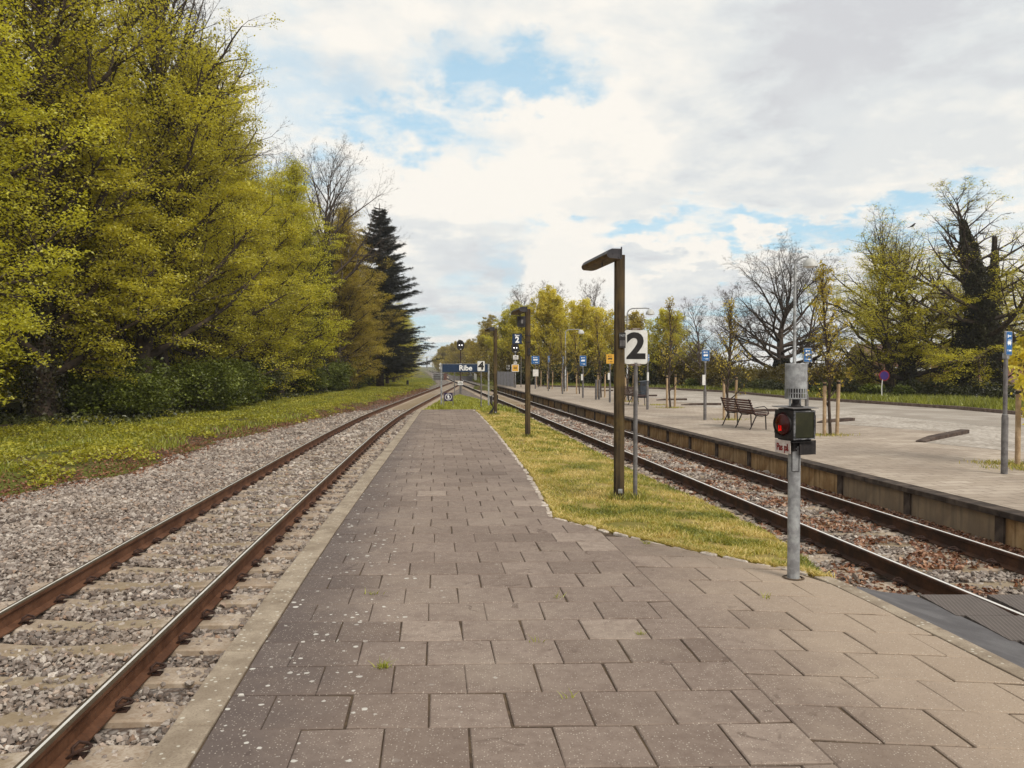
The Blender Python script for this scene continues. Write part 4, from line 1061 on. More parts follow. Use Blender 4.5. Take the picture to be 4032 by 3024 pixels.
m = MB(); m.box((.104, -.05, .0), (.02, .07, .15)); part(m, 'hinge_strip', M_black, FR, f2)
m = MB(); m.box((-.104, -.05, .0), (.02, .07, .15)); part(m, 'hinge_strip', M_black, FL, f1)
m = MB(); m.box((0, 0, ht / 2 + .012), (.255, .255, .006)); part(m, 'rain_plate', M_galvd, Matrix.Translation((0, 0, zb)) @ Matrix.Rotation(BR, 4, 'Z') @ Matrix.Rotation(R(2), 4, 'X'), W)
m = MB(); m.box((0, 0, -ht / 2 - .008), (.215, .215, .006)); part(m, 'lower_plate', M_black, Matrix.Translation((0, 0, zb)) @ Matrix.Rotation(BR, 4, 'Z'), W)
m = MB(); m.box((0, -.0, 0), (.10, .10, .085)); part(m, 'bracket', M_black, Matrix.Translation((0, 0, 1.083)) @ Matrix.Rotation(BR, 4, 'Z'), W, bevel=.004)
m = MB(); m.tube([(.0, -.052, 1.06), (0, -.06, 1.06)], .008, 8); m.build('bolt', M_galvd, W)
pl = Matrix.Translation((0, 0, 1.077)) @ Matrix.Rotation(BR - R(90) + R(42), 4, 'Z')
M_plate = worn('rusty white plate', (.46, .40, .37), (.58, .52, .48), 14, .6, fine=30, amt=.35, dirt=(.22, .10, .07))
SPM = Matrix.Translation((-.094, -.028, 1.077)) @ Matrix.Rotation(R(-66), 4, 'Z')
m = MB(); m.box((0, 0, 0), (.172, .006, .104)); sp = part(m, 'word_plate', M_plate, SPM, W, bevel=.002)
tx = text('Pas på', .080, M_redl, W, (0, 0, 0), bold=.0022, sx=.74, name='plate_lettering'); tx.matrix_local = SPM @ Matrix.Translation((0.0, -.0042, -.006)) @ Matrix.Rotation(R(90), 4, 'X') @ Matrix.Diagonal((.66, 1.0, 1, 1))
m = MB(); [m.tube([(x, -.003, z), (x, -.007, z)], .003, 6) for x in (-.076, .076) for z in (-.044, .044)]; part(m, 'plate_screw', M_rust, SPM, W)
m = MB(); m.box((0, 0, 0), (.165, .008, .115)); part(m, 'back_plate', M_black, Matrix.Translation((.088, -.052, 1.070)) @ Matrix.Rotation(R(22), 4, 'Z'), W, bevel=.002)
core.scale = (1.14, 1.14, 1)
for o_ in (sp, tx):
    o_.location = o_.location + Vector((-.012, -.006, 0))
# horn with slotted skirt
hz = 1.466; HR = .0855; hx = .008
m = MB(); m.lathe([(.0, .282), (HR - .004, .282), (HR, .278), (HR, .083)], 40, (hx, 0, hz)); horn = m.build('horn_cover', M_galv, W, smooth=True)
m = MB(); nb = 26
for i in range(nb):
    a = 2 * math.pi * i / nb
    for z, h_ in ((.0635, .034), (.022, .034)): m.box((hx + HR * math.cos(a), HR * math.sin(a), hz + z), (.003, .0085, h_ + .006), M=Matrix.Rotation(a, 3, 'Z'))
m.lathe([(HR - .002, .040), (HR, .040), (HR, .0465), (HR - .002, .0465)], 40, (hx, 0, hz)); m.lathe([(HR - .002, -.004), (HR, -.004), (HR, .006), (HR - .002, .006)], 40, (hx, 0, hz)); m.lathe([(HR - .002, .079), (HR, .079), (HR, .084), (HR - .002, .084)], 40, (hx, 0, hz))
m.build('slotted_skirt', M_galv, horn)
m = MB(); m.lathe([(.0, .10), (.05, .10), (.05, .0), (.027, -.012), (.027, -.04), (.036, -.045), (.045, -.062), (.06, -.064), (.06, -.07), (0.0, -.072)], 24, (hx, 0, hz)); m.build('horn_unit', M_black, W, smooth=True)
m = MB()
for x in (-.046, .034): m.tube([(x + hx, .0, hz - .075), (x + hx, 0, hz + .02)], .010, 8)
m.build('horn_support', M_galv, W)
# ---------------------------------------------------------------- bus stops, street lamps, stakes, bench, bin
def bus_stop(label, X, Y, h=2.33, sw=.28, sh=.42, box=True, yellow=False, rz=0.0, text_n='125', edge=False, thick=True):
    t = thing('bus_stop_sign', label, 'bus stop sign', (X, Y, Z_FAR), rz, 'bus stop signs')
    zt = h - sh
    MB().tube([(0, 0, 0), (0, 0, .95 if thick else .7)], .052 if thick else .04, 14).build('post_sleeve', M_galvd, t, smooth=True)
    MB().tube([(0, 0, .9), (0, 0, .99), (0, 0, 1.0), (0, 0, zt + .03)], [.050, .046, .033, .033], 12).build('post', M_galvd, t, smooth=True)
    bd = plate(sw, sh, .015, .03, -.05).build('board', M_galv if not yellow else M_yel, t, loc=(0, 0, zt + sh / 2), bevel=.003)
    fld = MB().prism(rrect(sw - .03, sh - .03, .01), -.054, -.050).build('sign_field', M_busb if not yellow else M_yel, bd)
    k = MB(); m_ = M_wlet if not yellow else M_letter
    k.prism(rrect(sw * .55, sh * .13, .012), -.0565, -.0535, Matrix.Translation((0, 0, sh * .02)))
    k.box((-sw * .16, -.055, -sh * .06), (sw * .08, .003, sh * .05)); k.box((sw * .14, -.055, -sh * .06), (sw * .08, .003, sh * .05))
    k.box((sw * .06, -.055, sh * .13), (sw * .5, .003, sh * .025))
    k.lathe([(0, 0), (.02, 0)], 8, (0, 0, 0)) if False else None
    k.box((-sw * .2, -.055, sh * .29), (sw * .12, .003, sh * .13)); k.box((sw * .08, -.055, sh * .30), (sw * .34, .003, sh * .05))
    k.build('bus_pictogram', m_, bd)
    text(text_n, sh * .12, m_, bd, (-sw * .22, -.0555, -sh * .30)); text('Vestbus', sh * .09, m_, bd, (sw * .14, -.0555, -sh * .30), sx=.8, name='route_lettering') if False else MB().box((sw * .14, -.055, -sh * .30), (sw * .36, .003, sh * .06)).build('route_bar', m_, bd)
    MB().box((0, .0, zt - .01), (.075, .075, .09)).build('collar', M_galv, t, bevel=.004)
    if box: MB().box((-.06, -.045, zt - .62), (.10, .04, .34)).build('timetable_case', M_white, t, bevel=.005)
    return t
bus_stop('grey post with blue bus stop sign at the far right, nearest of the bus stops', 8.17, 13.2, 2.37, .18, .40, box=False, rz=R(28), text_n='11')
bus_stop('blue bus stop sign left of the bench, timetable case on its pole', 6.37, 26.3, 2.32, .27, .37, rz=R(4), text_n='17')
bus_stop('blue bus stop sign just above the caged horn of the warning signal', 8.32, 22.5, 2.30, .25, .40, box=False, rz=R(5), text_n='125')
bus_stop('bus stop pole hidden behind the number 2 board with white timetable case', 5.56, 32.7, 2.28, .10, .30, rz=R(50), text_n='12')
bus_stop('yellow bus stop sign just left of the nearest wooden lamp post', 4.79, 39.0, 2.36, .38, .46, yellow=True, rz=R(0), text_n='8')
bus_stop('blue bus stop sign between the tall street lamp and the yellow bus stop sign', 3.96, 44.5, 2.36, .38, .58, rz=R(0), text_n='14')
bus_stop('bus stop pole seen edge on beside the thin street lamp', 3.2, 50.5, 2.4, .22, .50, rz=R(80), text_n='15', box=False)
bus_stop('slim pinkish bus stop sign right of the farthest blue one', 2.57, 56.5, 2.5, .30, .45, rz=R(60), text_n='16', box=False, thick=False)
t_ = bus_stop('farthest blue bus stop sign near the yellow 60 board, white case below', 1.8, 61.4, 2.55, .62, .62, rz=0, text_n='18', box=False)
plate(.42, .52, .02, .04, -.05).build('timetable_case', M_white, t_, loc=(.02, 0, 1.25))

M_dome = worn('pale lamp dome', (.42, .42, .41), (.54, .54, .53), 5, .4)
M_bulb = mat('lamp glass', lambda g: pbsdf(g, (.6, .6, .58), .3))
def street_lamp(label, X, Y, h, r=.055, arm=1.05, rz=0.0, zg=Z_FAR, hs=1.0):
    t = thing('street_lamp', label, 'street lamp', (X, Y, zg), rz, 'street lamps')
    MB().tube([(0, 0, -.1), (0, 0, 1.2), (0, 0, 1.22), (0, 0, h * .55), (0, 0, h - .35)], [r * 1.25, r * 1.25, r, r * .9, r * .7], 14).build('post', M_galv, t, smooth=True)
    P = [(0, 0, h - .37)] + [(.30 * (1 - math.cos(a)), 0, h - .35 + .30 * math.sin(a)) for a in (R(15), R(35), R(55), R(75), R(90))] + [(arm * .8, 0, h - .03), (arm, 0, h - .06)]
    MB().tube(P, r * .6, 10).build('arm', M_galv, t, smooth=True)
    c = (arm + .05, 0, h - .36); k = hs
    pr = [(0.0, .27 * k), (.09 * k, .26 * k), (.17 * k, .20 * k), (.225 * k, .10 * k), (.235 * k, 0.0), (.225 * k, 0.0), (.215 * k, .10 * k), (.0, .22 * k)]
    d = MB().lathe(pr, 24, c).build('lamp_shade', M_dome, t, smooth=True)
    MB().lathe([(0.0, -.05 * k), (.12 * k, -.03 * k), (.19 * k, .015 * k)], 20, c).build('lamp_glass', M_bulb, d, smooth=True)
    return t
street_lamp('tall grey street lamp rising behind the warning signal in the foreground', 8.85, 25.0, 5.25, .055, .42)
street_lamp('grey street lamp with dome shade directly behind the nearest wooden lamp post', 6.05, 41.9, 4.85, .058, 1.15)
street_lamp('far street lamp between the two sets of bus signs in front of the yellow tree', 4.15, 62, 4.65, .06, 1.15, hs=1.1)
street_lamp('park lamp with flat pale shade in the grass near the yellow house', 26.7, 44.0, 3.0, .05, -.42, 0, .1, .95)
street_lamp('small distant street lamp just right of the caged horn', 28.3, 74, 2.9, .06, -.6, 0, .0, 1.1)
street_lamp('very distant thin street lamp between single bare trees', 17.6, 78, 3.2, .05, .4, 0, .0, .9)
# dark twin posts
for i, (x, y, lb) in enumerate([(4.45, 42.2, 'left one of two short dark posts beside a staked tree'), (4.62, 42.3, 'right one of two short dark posts beside a staked tree')]):
    o = MB().tube([(0, 0, 0), (0, 0, 1.05), (0, 0, 1.06)], [.06, .06, .04], 12).build('bollard_post', M_galvd, None, smooth=True); o.location = (x, y, Z_FAR); tag(o, lb, 'post', 'short dark posts')
# litter bin
t = thing('litter_bin', 'dark blue grey litter bin with sloping lid standing on the forecourt', 'litter bin', (7.35, 44.6, Z_FAR), R(10))
M_bin = worn('bin paint', (.018, .024, .035), (.035, .045, .06), 6, .5)
MB().box((0, 0, .45), (.48, .44, .88)).build('body', M_bin, t, bevel=.02)
m = MB(); m.prism([(-.25, .0), (.25, .0), (.25, .10), (-.25, .035)], -.24, .24, Matrix.Translation((0, 0, .885))); m.build('lid', M_bin, t, bevel=.01)
MB().box((-.06, -.223, .74), (.24, .01, .13)).build('opening', M_black, t); MB().box((.16, -.224, .48), (.03, .01, .04)).build('lock', M_galv, t)

# benches
M_slat = worn('red brown bench slat', (.055, .018, .014), (.10, .038, .028), 8, .45, fine=30)
M_biron = worn('bench iron', (.018, .012, .012), (.035, .025, .025), 8, .5)
def bench(label, X, Y, rz):
    """local x: front, y: along the bench"""
    t = thing('park_bench', label, 'bench', (X, Y, Z_FAR), rz, 'park benches'); L_ = 1.85
    seat = MB(); 
    for i in range(5):
        x = .10 + i * .085; z = .43 + (.012 * (i - 2) ** 2 * .5) + (.02 if i == 4 else 0)
        seat.box((x, 0, z), (.07, L_, .028), M=Matrix.Rotation(R(3 - (4 - i) * 2.2), 3, 'Y'))
    seat.build('seat', M_slat, t, bevel=.004)
    back = MB()
    for i in range(6):
        z = .48 + i * .068; x = .045 - (z - .45) * .38
        back.box((x, 0, z), (.024, L_, .052), M=Matrix.Rotation(R(-20), 3, 'Y'))
    back.build('backrest', M_slat, t, bevel=.004)
    for y in (-L_ / 2 + .07, 0, L_ / 2 - .07):
        m = MB(); m.tube([(.50, y, .47), (.46, y, .415), (.30, y, .385), (.12, y, .40), (.05, y, .44), (-.02, y, .60), (-.12, y, .86)], .017, 8); m.build('frame', M_biron, t, smooth=True)
        m = MB(); m.tube([(.40, y, .40), (.42, y, 0)], .018, 8); m.build('leg', M_biron, t)
        m = MB(); m.tube([(.12, y, .40), (-.06, y, .03), (-.09, y, 0)], .018, 8); m.build('leg', M_biron, t)
    for y in (-L_ / 2 + .07, L_ / 2 - .07):
        m = MB(); m.tube([(-.0, y, .60), (.2, y, .64), (.36, y, .655), (.44, y, .60), (.50, y, .46)], .013, 8); m.build('armrest', M_biron, t, smooth=True)
    return t
bench('dark red slatted park bench seen from behind on the high platform', 6.57, 23.15, R(11))
bench('farther park bench half hidden behind the nearest wooden lamp post', 5.42, 36.7, R(11))

# station bits far down the line
M_rustbox = worn('rusty bridge end', (.10, .045, .035), (.17, .09, .07), 3, .8)
t = thing('bridge_parapet', 'small bridge parapet left of the tracks with rusty end post', 'bridge parapet', (-10.7, 128, -.3), TR)
MB().box((0, 0, .55), (.5, .6, 1.1)).build('end_post', M_rustbox, t); MB().box((-1.1, 1, .5), (1.6, .3, .9)).build('wall', M_galvd, t); MB().box((0.1, 9, .75), (.35, 17, .35)).build('coping', M_rustbox, t)
for k in range(4): MB().box((-1.1, .6 + .1 * k, 1.1 - .35 * k), (2.0, .08, .08)).build('rail', M_galv, t)
t = thing('bridge_railing', 'grey steel bridge railing right of the tracks beyond the signals', 'bridge railing', (-5.9, 122, -.3), TR)
for k in range(5): MB().box((0, 6, .45 + .28 * k), (.05, 15, .09)).build('rail', M_galv, t)
for k in range(6): MB().box((.04, -1.4 + 3 * k, .8), (.09, .09, 1.6)).build('post', M_galv, t)
MB().box((-2.0, -.8, .35), (3.6, .35, .9)).build('end_wall', M_galvd, t)
o = MB().prism([(-.18, 0), (.18, 0), (.18, 1.0), (.1, 1.08), (-.1, 1.08), (-.18, 1.0)], -.05, .05).build('marker_post', M_white, None, bevel=.01); o.location = (-5.35, 117, -.1); tag(o, 'pale marker post beside the track between Ribe sign and lamp post', 'marker post')
o = MB().tube([(0, 0, -.2), (0, 0, .62)], .13, 14).build('bollard', M_black, None, bevel=.01); o.location = (-11.0, 84, -.1); tag(o, 'small black bollard on the grass verge left of the tracks', 'bollard')
t = thing('line_sign', 'small white diamond shaped trackside sign left of the Ribe sign', 'sign', (-11.75, 131, -.2), 0); MB().tube([(0, 0, 0), (0, 0, 2.3)], .04, 8).build('post', M_galvd, t)
for z in (2.45, 1.9): MB().prism([(-.25, 0), (0, -.3), (.25, 0), (0, .3)], -.03, .03, Matrix.Translation((0, 0, z))).build('diamond', M_white, t)
t = thing('distant_mast', 'thin dark mast on the far horizon at the end of the line', 'mast', (-64, 600, -1), 0); MB().tube([(0, 0, 0), (0, 0, 9.5)], .5, 8).build('pole', M_galvd, t); MB().box((0, 0, 8), (.5, .5, 4)).build('antenna', M_galvd, t)
for (x, h) in ((-72, 6), (-52, 5)):
    o = MB().tube([(0, 0, -1), (0, 0, h)], .18, 6).build('distant_pole', M_galvd, None); o.location = (x, 520, 0); tag(o, 'thin pale pole on the horizon ' + ('left' if x < -60 else 'right') + ' of the distant mast', 'pole')
# no parking disc on the right
t = thing('no_parking_sign', 'small round blue sign on a thin pole before the right hedge', 'sign', (18.9, 40.5, .1), 0)
MB().tube([(-.10, 0, 0), (-.12, 0, .9), (-.05, 0, 1.55)], .025, 8).build('post', M_white, t)
MB().tube([(0, -.02, 1.45), (0, .0, 1.45)], .27, 24).build('rim', M_redl, t); MB().tube([(0, -.03, 1.45), (0, -.02, 1.45)], .215, 24).build('disc', worn('violet blue disc', (.03, .01, .12), (.04, .015, .15), 4, .5), t)

# ---------------------------------------------------------------- houses behind the hedge
def f_brick(g):
    br = g.node('ShaderNodeTexBrick', {'Vector': g.node('ShaderNodeMapping', {'Vector': obco(g), 'Rotation': (R(90), 0, 0)}).outputs[0], 'Color1': (.20, .07, .045), 'Color2': (.27, .11, .07), 'Mortar': (.3, .25, .2), 'Scale': 4.0, 'Mortar Size': .02})
    return pbsdf(g, br.outputs['Color'], .9)
M_brick = mat('red brick', f_brick); M_yelw = worn('yellow plaster', (.52, .36, .15), (.60, .43, .20), 2, .9); M_tile = worn('roof tile', (.09, .05, .045), (.15, .085, .07), 9, .8)
M_glass = mat('window glass', lambda g: pbsdf(g, (.03, .035, .04), .08, spec=.7)); M_frame = worn('white window frame', (.65, .64, .62), (.75, .74, .72), 4, .6)
def window(parent, x, y, z, w_, h_, nx=2, nz=2):
    m = MB(); m.box((x - w_ / 2, y, z), (.10, .12, h_ + .1)); m.box((x + w_ / 2, y, z), (.10, .12, h_ + .1)); m.box((x, y, z + h_ / 2), (w_ - .1, .12, .10)); m.box((x, y, z - h_ / 2), (w_ - .1, .12, .10))
    for i in range(1, nx): m.box((x - w_ / 2 + w_ * i / nx, y - .01, z), (.05, .09, h_ - .1))
    for i in range(1, nz): m.box((x, y - .005, z - h_ / 2 + h_ * i / nz), (w_ - .1, .08, .045))
    f = m.build('window', M_frame, parent); MB().box((x, y + .02, z), (w_ - .1, .05, h_ - .1)).build('pane', M_glass, f)
def house(label, X, Y, zg, w_, d_, h_, roof_h, mw, rz, wins, gable_front=True):
    t = thing('house', label, 'house', (X, Y, zg), rz, 'houses behind the hedge')
    m = MB()
    if gable_front: m.prism([(-w_ / 2, 0), (w_ / 2, 0), (w_ / 2, h_), (0, h_ + roof_h), (-w_ / 2, h_)], -d_ / 2, d_ / 2)
    else: m.box((0, 0, h_ / 2), (w_, d_, h_))
    m.build('wall', mw, t)
    m = MB(); th = .18
    if gable_front:
        for s in (-1, 1):
            poly = [(0, h_ + roof_h + th * 1.3), (s * (w_ / 2 + .4), h_ - .4 * roof_h / (w_ / 2) + th * 1.3), (s * (w_ / 2 + .4), h_ - .4 * roof_h / (w_ / 2) + .03), (0, h_ + roof_h + .03)]
            m.prism(poly, -d_ / 2 - .3, d_ / 2 + .3)
    else:
        m.prism([(-d_ / 2 - .4, h_ + .02), (d_ / 2 + .4, h_ + .02), (0, h_ + roof_h)], -w_ / 2 - .3, w_ / 2 + .3, Matrix.Rotation(R(90), 4, 'Z'))
    r = m.build('roof', M_tile, t)
    MB().box((w_ * .2, d_ * .1, h_ + roof_h * .9), (.7, .5, 1.4)).build('chimney', M_brick, r)
    for (x, z, a, b, nx_, nz_) in wins: window(t, x, -d_ / 2 - .02, z, a, b, nx_, nz_)
    return t
house('red brick house with white windows glimpsed between the ivy trunks', 44.5, 82, -2.9, 17, 9, 5.6, 1.6, M_brick, R(-8),
      [(-6.5, 4.0, 1.1, 1.5, 2, 3), (-4.2, 4.2, 2.3, 2.0, 3, 3), (-.6, 3.9, 1.1, 1.3, 2, 3), (3.2, 3.9, 1.1, 1.3, 2, 3), (6.4, 3.9, 1.1, 1.3, 2, 3)], False)
o = house('yellow gabled house with round topped window at the far right', 57.5, 86, -3.2, 10.5, 9, 3.2, 3.6, M_yelw, R(-12), [(0, 4.4, 1.9, 1.5, 4, 3), (-2.8, 2.4, 1.3, 1.4, 2, 3), (2.2, 2.2, 1.6, 1.4, 3, 2)])
m = MB(); m.prism([(1.1 * math.cos(R(a)), .75 * math.sin(R(a))) for a in range(0, 181, 15)], -4.62, -4.5, Matrix.Translation((0, 0, 5.15))); m.build('arch_window', M_frame, o)
house('low white shed with grey front between brick house and ivy trunk', 41.5, 70, -2.4, 5.0, 3, 2.7, .7, M_white, R(-5), [(.4, 1.7, 1.2, .9, 3, 2)], False)
# ---------------------------------------------------------------- trees
class TreeGen:
    def __init__(s, seed): s.r = random.Random(seed); s.S = []; s.tw = []; s.n = 0
    def rv(s): return Vector((s.r.gauss(0, 1), s.r.gauss(0, 1), s.r.gauss(0, 1)))
    def branch(s, p, d, length, r, lvl, cfg):
        c = cfg[lvl]; ns = max(2, int(round(length / c['step']))); st = length / ns; last = lvl == len(cfg) - 1; side = s.r.choice((-1, 1))
        for i in range(ns):
            d = (d + s.rv() * c['wob'] + Vector((0, 0, c['up']))).normalized(); q = p + d * st
            ra = r * (1 - .8 * i / ns); rb = r * (1 - .8 * (i + 1) / ns)
            s.S.append((*p, *q, ra, rb))
            if last or c.get('leaf'): s.tw.append((*p, *q))
            f = (i + 1) / ns
            if not last and f >= c['start']:
                k = c['kids'] / ns / (1 - c['start'] + 1e-6); k = int(k) + (s.r.random() < k - int(k))
                for _ in range(k):
                    side = -side; an = R(s.r.uniform(*c['ang']))
                    if c.get('flat'):
                        ax = (Vector((0, 0, 1)) + s.rv() * .22).normalized()
                        ax = (ax - d * ax.dot(d)); ax = ax.normalized() if ax.length > .1 else Vector((1, 0, 0))
                    else:
                        ax = d.cross(s.rv()).normalized()
                    nd = Matrix.Rotation(an * side, 3, ax) @ d
                    s.branch(q, nd, length * s.r.uniform(*c['ratio']) * (1.12 - .55 * f), max(rb * .62, .006), lvl + 1, cfg)
            p = q
        return p
def leaves_on(tw, n, size, spread, seed, flat=.35, keep=None, thick=.10, along=True):
    r = np.random.default_rng(seed); T = np.array(tw)
    if keep is not None: T = T[keep(T, r)]
    idx = r.integers(0, len(T), n); t_ = r.uniform(-.1, 1.25, (n, 1)); P = T[idx, :3] * (1 - t_) + T[idx, 3:] * t_
    P += r.normal(0, 1, (n, 3)) * np.array([spread, spread, thick * spread * 4])
    V, F = leaf_quads(P, size, seed + 1, flat)
    cl = np.array([mnoise.noise(Vector((p[0] * .55, p[1] * .55, p[2] * .8 + seed))) + .6 * mnoise.noise(Vector((p[0] * 1.9, p[1] * 1.9, p[2] * 2.6))) for p in T[:, :3]])[idx]
    v = np.clip(.47 + cl * .5 + r.normal(0, .16, n), 0, 1)
    return V, F, v
def split_tree(name, gen, sides_big=8, thr=.03):
    S = np.array(gen.S); big = S[:, 6] > thr
    a, b = tubes_np(S[big], sides_big); c, d = tubes_np(S[~big], 3) if (~big).any() else (np.zeros((0, 3)), np.zeros((0, 4), int))
    return np.concatenate([a, c]), np.concatenate([b, d + len(a)])
def limb_tree(seed, H, r0, cb, nl, prof, cfg, lean=(0, 0), ang=(75, 25), fork=None, wob=.03):
    """trunk with limbs; prof(f) limb length at relative crown height; ang = limb angle from vertical at crown base/top"""
    g = TreeGen(seed); p = Vector((0, 0, -.3)); d = Vector((lean[0], lean[1], 1)).normalized(); ns = 26; st = (H + .3) / ns; az = g.r.uniform(0, 6.28)
    pts = [p.copy()]
    for i in range(ns):
        d = (d + Vector((g.r.gauss(0, wob), g.r.gauss(0, wob), .02))).normalized(); q = p + d * st; f0 = i / ns; f1 = (i + 1) / ns
        fl = 1.0 + .5 * max(0, 1 - i / 1.5)
        g.S.append((*p, *q, r0 * (1 - f0) ** .75 * fl + .01, r0 * (1 - f1) ** .75 * (1 + .5 * max(0, 1 - (i + 1) / 1.5)) + .01)); p = q; pts.append(p.copy())
    for k in range(nl):
        f = cb + (1 - cb) * ((k + g.r.random() * .8) / nl) ** .92; f = min(f, .985)
        x = f * ns; i = min(int(x), ns - 1); q = pts[i].lerp(pts[i + 1], x - i); az += 2.399 + g.r.uniform(-.4, .4)
        u = (f - cb) / (1 - cb); th = R(ang[0] + (ang[1] - ang[0]) * u + g.r.uniform(-9, 9)); L_ = prof(u) * g.r.uniform(.78, 1.18)
        dd = Vector((math.sin(th) * math.cos(az), math.sin(th) * math.sin(az), math.cos(th)))
        g.branch(q, dd, L_, max(r0 * (1 - f) ** .8 * .42, .018) + .012 * L_ * .6, 0, cfg)
    return g
def tree_thing(label, loc, trunk_me, crown_me, crown_mat=None, rz=0.0, sc_=1.0, name='beech_tree', group=None, cat='tree', extra=()):
    t = thing(name, label, cat, loc, rz, group); t.scale = sc_ if isinstance(sc_, tuple) else (sc_,) * 3
    a = np_obj('trunk', trunk_me, t)
    if crown_me is not None:
        b = np_obj('crown', crown_me, t)
        if crown_mat is not None: b.material_slots[0].link = 'OBJECT'; b.material_slots[0].material = crown_mat
    for nm, me in extra: np_obj(nm, me, t)
    return t
CF = [dict(step=.7, wob=.09, up=.075, start=.14, kids=12, ang=(28, 60), ratio=(.26, .44)), dict(step=.45, wob=.11, up=.01, start=.12, kids=6, ang=(30, 60), ratio=(.32, .52), flat=True, leaf=True), dict(step=.35, wob=.1, up=-.01)]
def beech(seed, H, r0, cb, nl, rad, nleaf, size, cfg=CF, ang=(78, 24), bare=None, low=.75, spread=.20):
    prof = lambda u: rad * (low + (1 - low) * min(u / .35, 1)) * (1 - max(0, u - .35) ** 1.25 * 1.05)
    g = limb_tree(seed, H, r0, cb, nl, prof, cfg, ang=ang)
    V, F = split_tree('t', g); tr = np_mesh('trunk', V, F, M_bark, smooth=True)
    keep = None
    if bare is not None: keep = lambda T, r: r.random(len(T)) < np.clip(1 - (T[:, 2] / H - bare[0]) / (bare[1] - bare[0]), .02, 1)
    V, F, v = leaves_on(g.tw, nleaf, size, spread, seed + 50, .55, keep, .10)
    return tr, np_mesh('crown', V, F, M_leaf, v), g
T0 = beech(11, 17, .28, .05, 84, 5.2, 175000, .095, ang=(84, 14), low=.9)         # near full tree, clothed to the ground
T1 = beech(12, 19, .36, .09, 76, 6.2, 125000, .10, bare=(.50, .86), low=.75, ang=(70, 10))
T2 = beech(13, 16, .26, .05, 76, 4.6, 115000, .10, bare=(.8, 1.1), low=.9, ang=(80, 12))
CFB = [dict(step=.7, wob=.10, up=.05, start=.22, kids=8, ang=(25, 50), ratio=(.38, .58)), dict(step=.5, wob=.12, up=.05, start=.15, kids=6, ang=(25, 50), ratio=(.38, .6)), dict(step=.4, wob=.13, up=.04, start=.15, kids=4, ang=(20, 50), ratio=(.4, .6)), dict(step=.3, wob=.12, up=.03)]
def bare_tree(seed, H, r0, cb, nl, rad, ang=(60, 12), m=M_bark, cfg=CFB, nleaf=0, lm=None, wob=.05, size=.10, tp=.55):
    g = limb_tree(seed, H, r0, cb, nl, lambda u: rad * (1 - tp * u), cfg, ang=ang, wob=wob)
    V, F = split_tree('t', g, thr=.035); tr = np_mesh('trunk', V, F, m, smooth=True); cr = None
    if nleaf: V, F, v = leaves_on(g.tw, nleaf, size, .10, seed + 50, .6); cr = np_mesh('crown', V, F, lm, v)
    return tr, cr, g
B0 = bare_tree(21, 16.5, .30, .40, 26, 7.2, (58, 22))
CFD = [dict(step=.6, wob=.13, up=.05, start=.25, kids=9, ang=(25, 55), ratio=(.34, .52)), dict(step=.45, wob=.14, up=.05, start=.15, kids=7, ang=(25, 55), ratio=(.38, .6)), dict(step=.35, wob=.15, up=.03, start=.1, kids=5, ang=(20, 55), ratio=(.4, .65)), dict(step=.3, wob=.14, up=.02)]
B1 = bare_tree(22, 7.6, .34, .26, 30, 5.6, (84, 18), cfg=CFD, tp=.30)
B2 = bare_tree(23, 8, .14, .22, 20, 3.6, (58, 18), M_barkg)
B3 = bare_tree(24, 9, .16, .2, 22, 3.0, (48, 12), M_barkg, nleaf=9000, lm=M_leafo, size=.13)
# ivy sleeves
def ivy(path, rad, n, size, seed):
    r = np.random.default_rng(seed); P = np.array(path); seg = r.uniform(0, len(P) - 1.001, n); i = seg.astype(int); f = (seg - i)[:, None]
    C = P[i] * (1 - f) + P[i + 1] * f; a = r.uniform(0, 2 * np.pi, n); hh = C[:, 2]
    rr = np.interp(seg / (len(P) - 1), np.linspace(0, 1, len(rad)), rad) * (.55 + .5 * np.sqrt(r.random(n))) * (1 + .35 * np.sin(a * 3 + hh * 2.3) * np.sin(hh * 1.7 + a))
    Q = C + np.stack([np.cos(a) * rr, np.sin(a) * rr, r.normal(0, .05, n)], 1); V, F = leaf_quads(Q, size, seed + 1, 1.0)
    return np_mesh('ivy', V, F, M_ivy, np.clip(r.normal(.42, .25, n), 0, 1))
def trunk_path(g, frac=1.0, n=26): return [s[:3] for s in g.S[:int(n * frac)]] + [g.S[int(n * frac) - 1][3:6]]
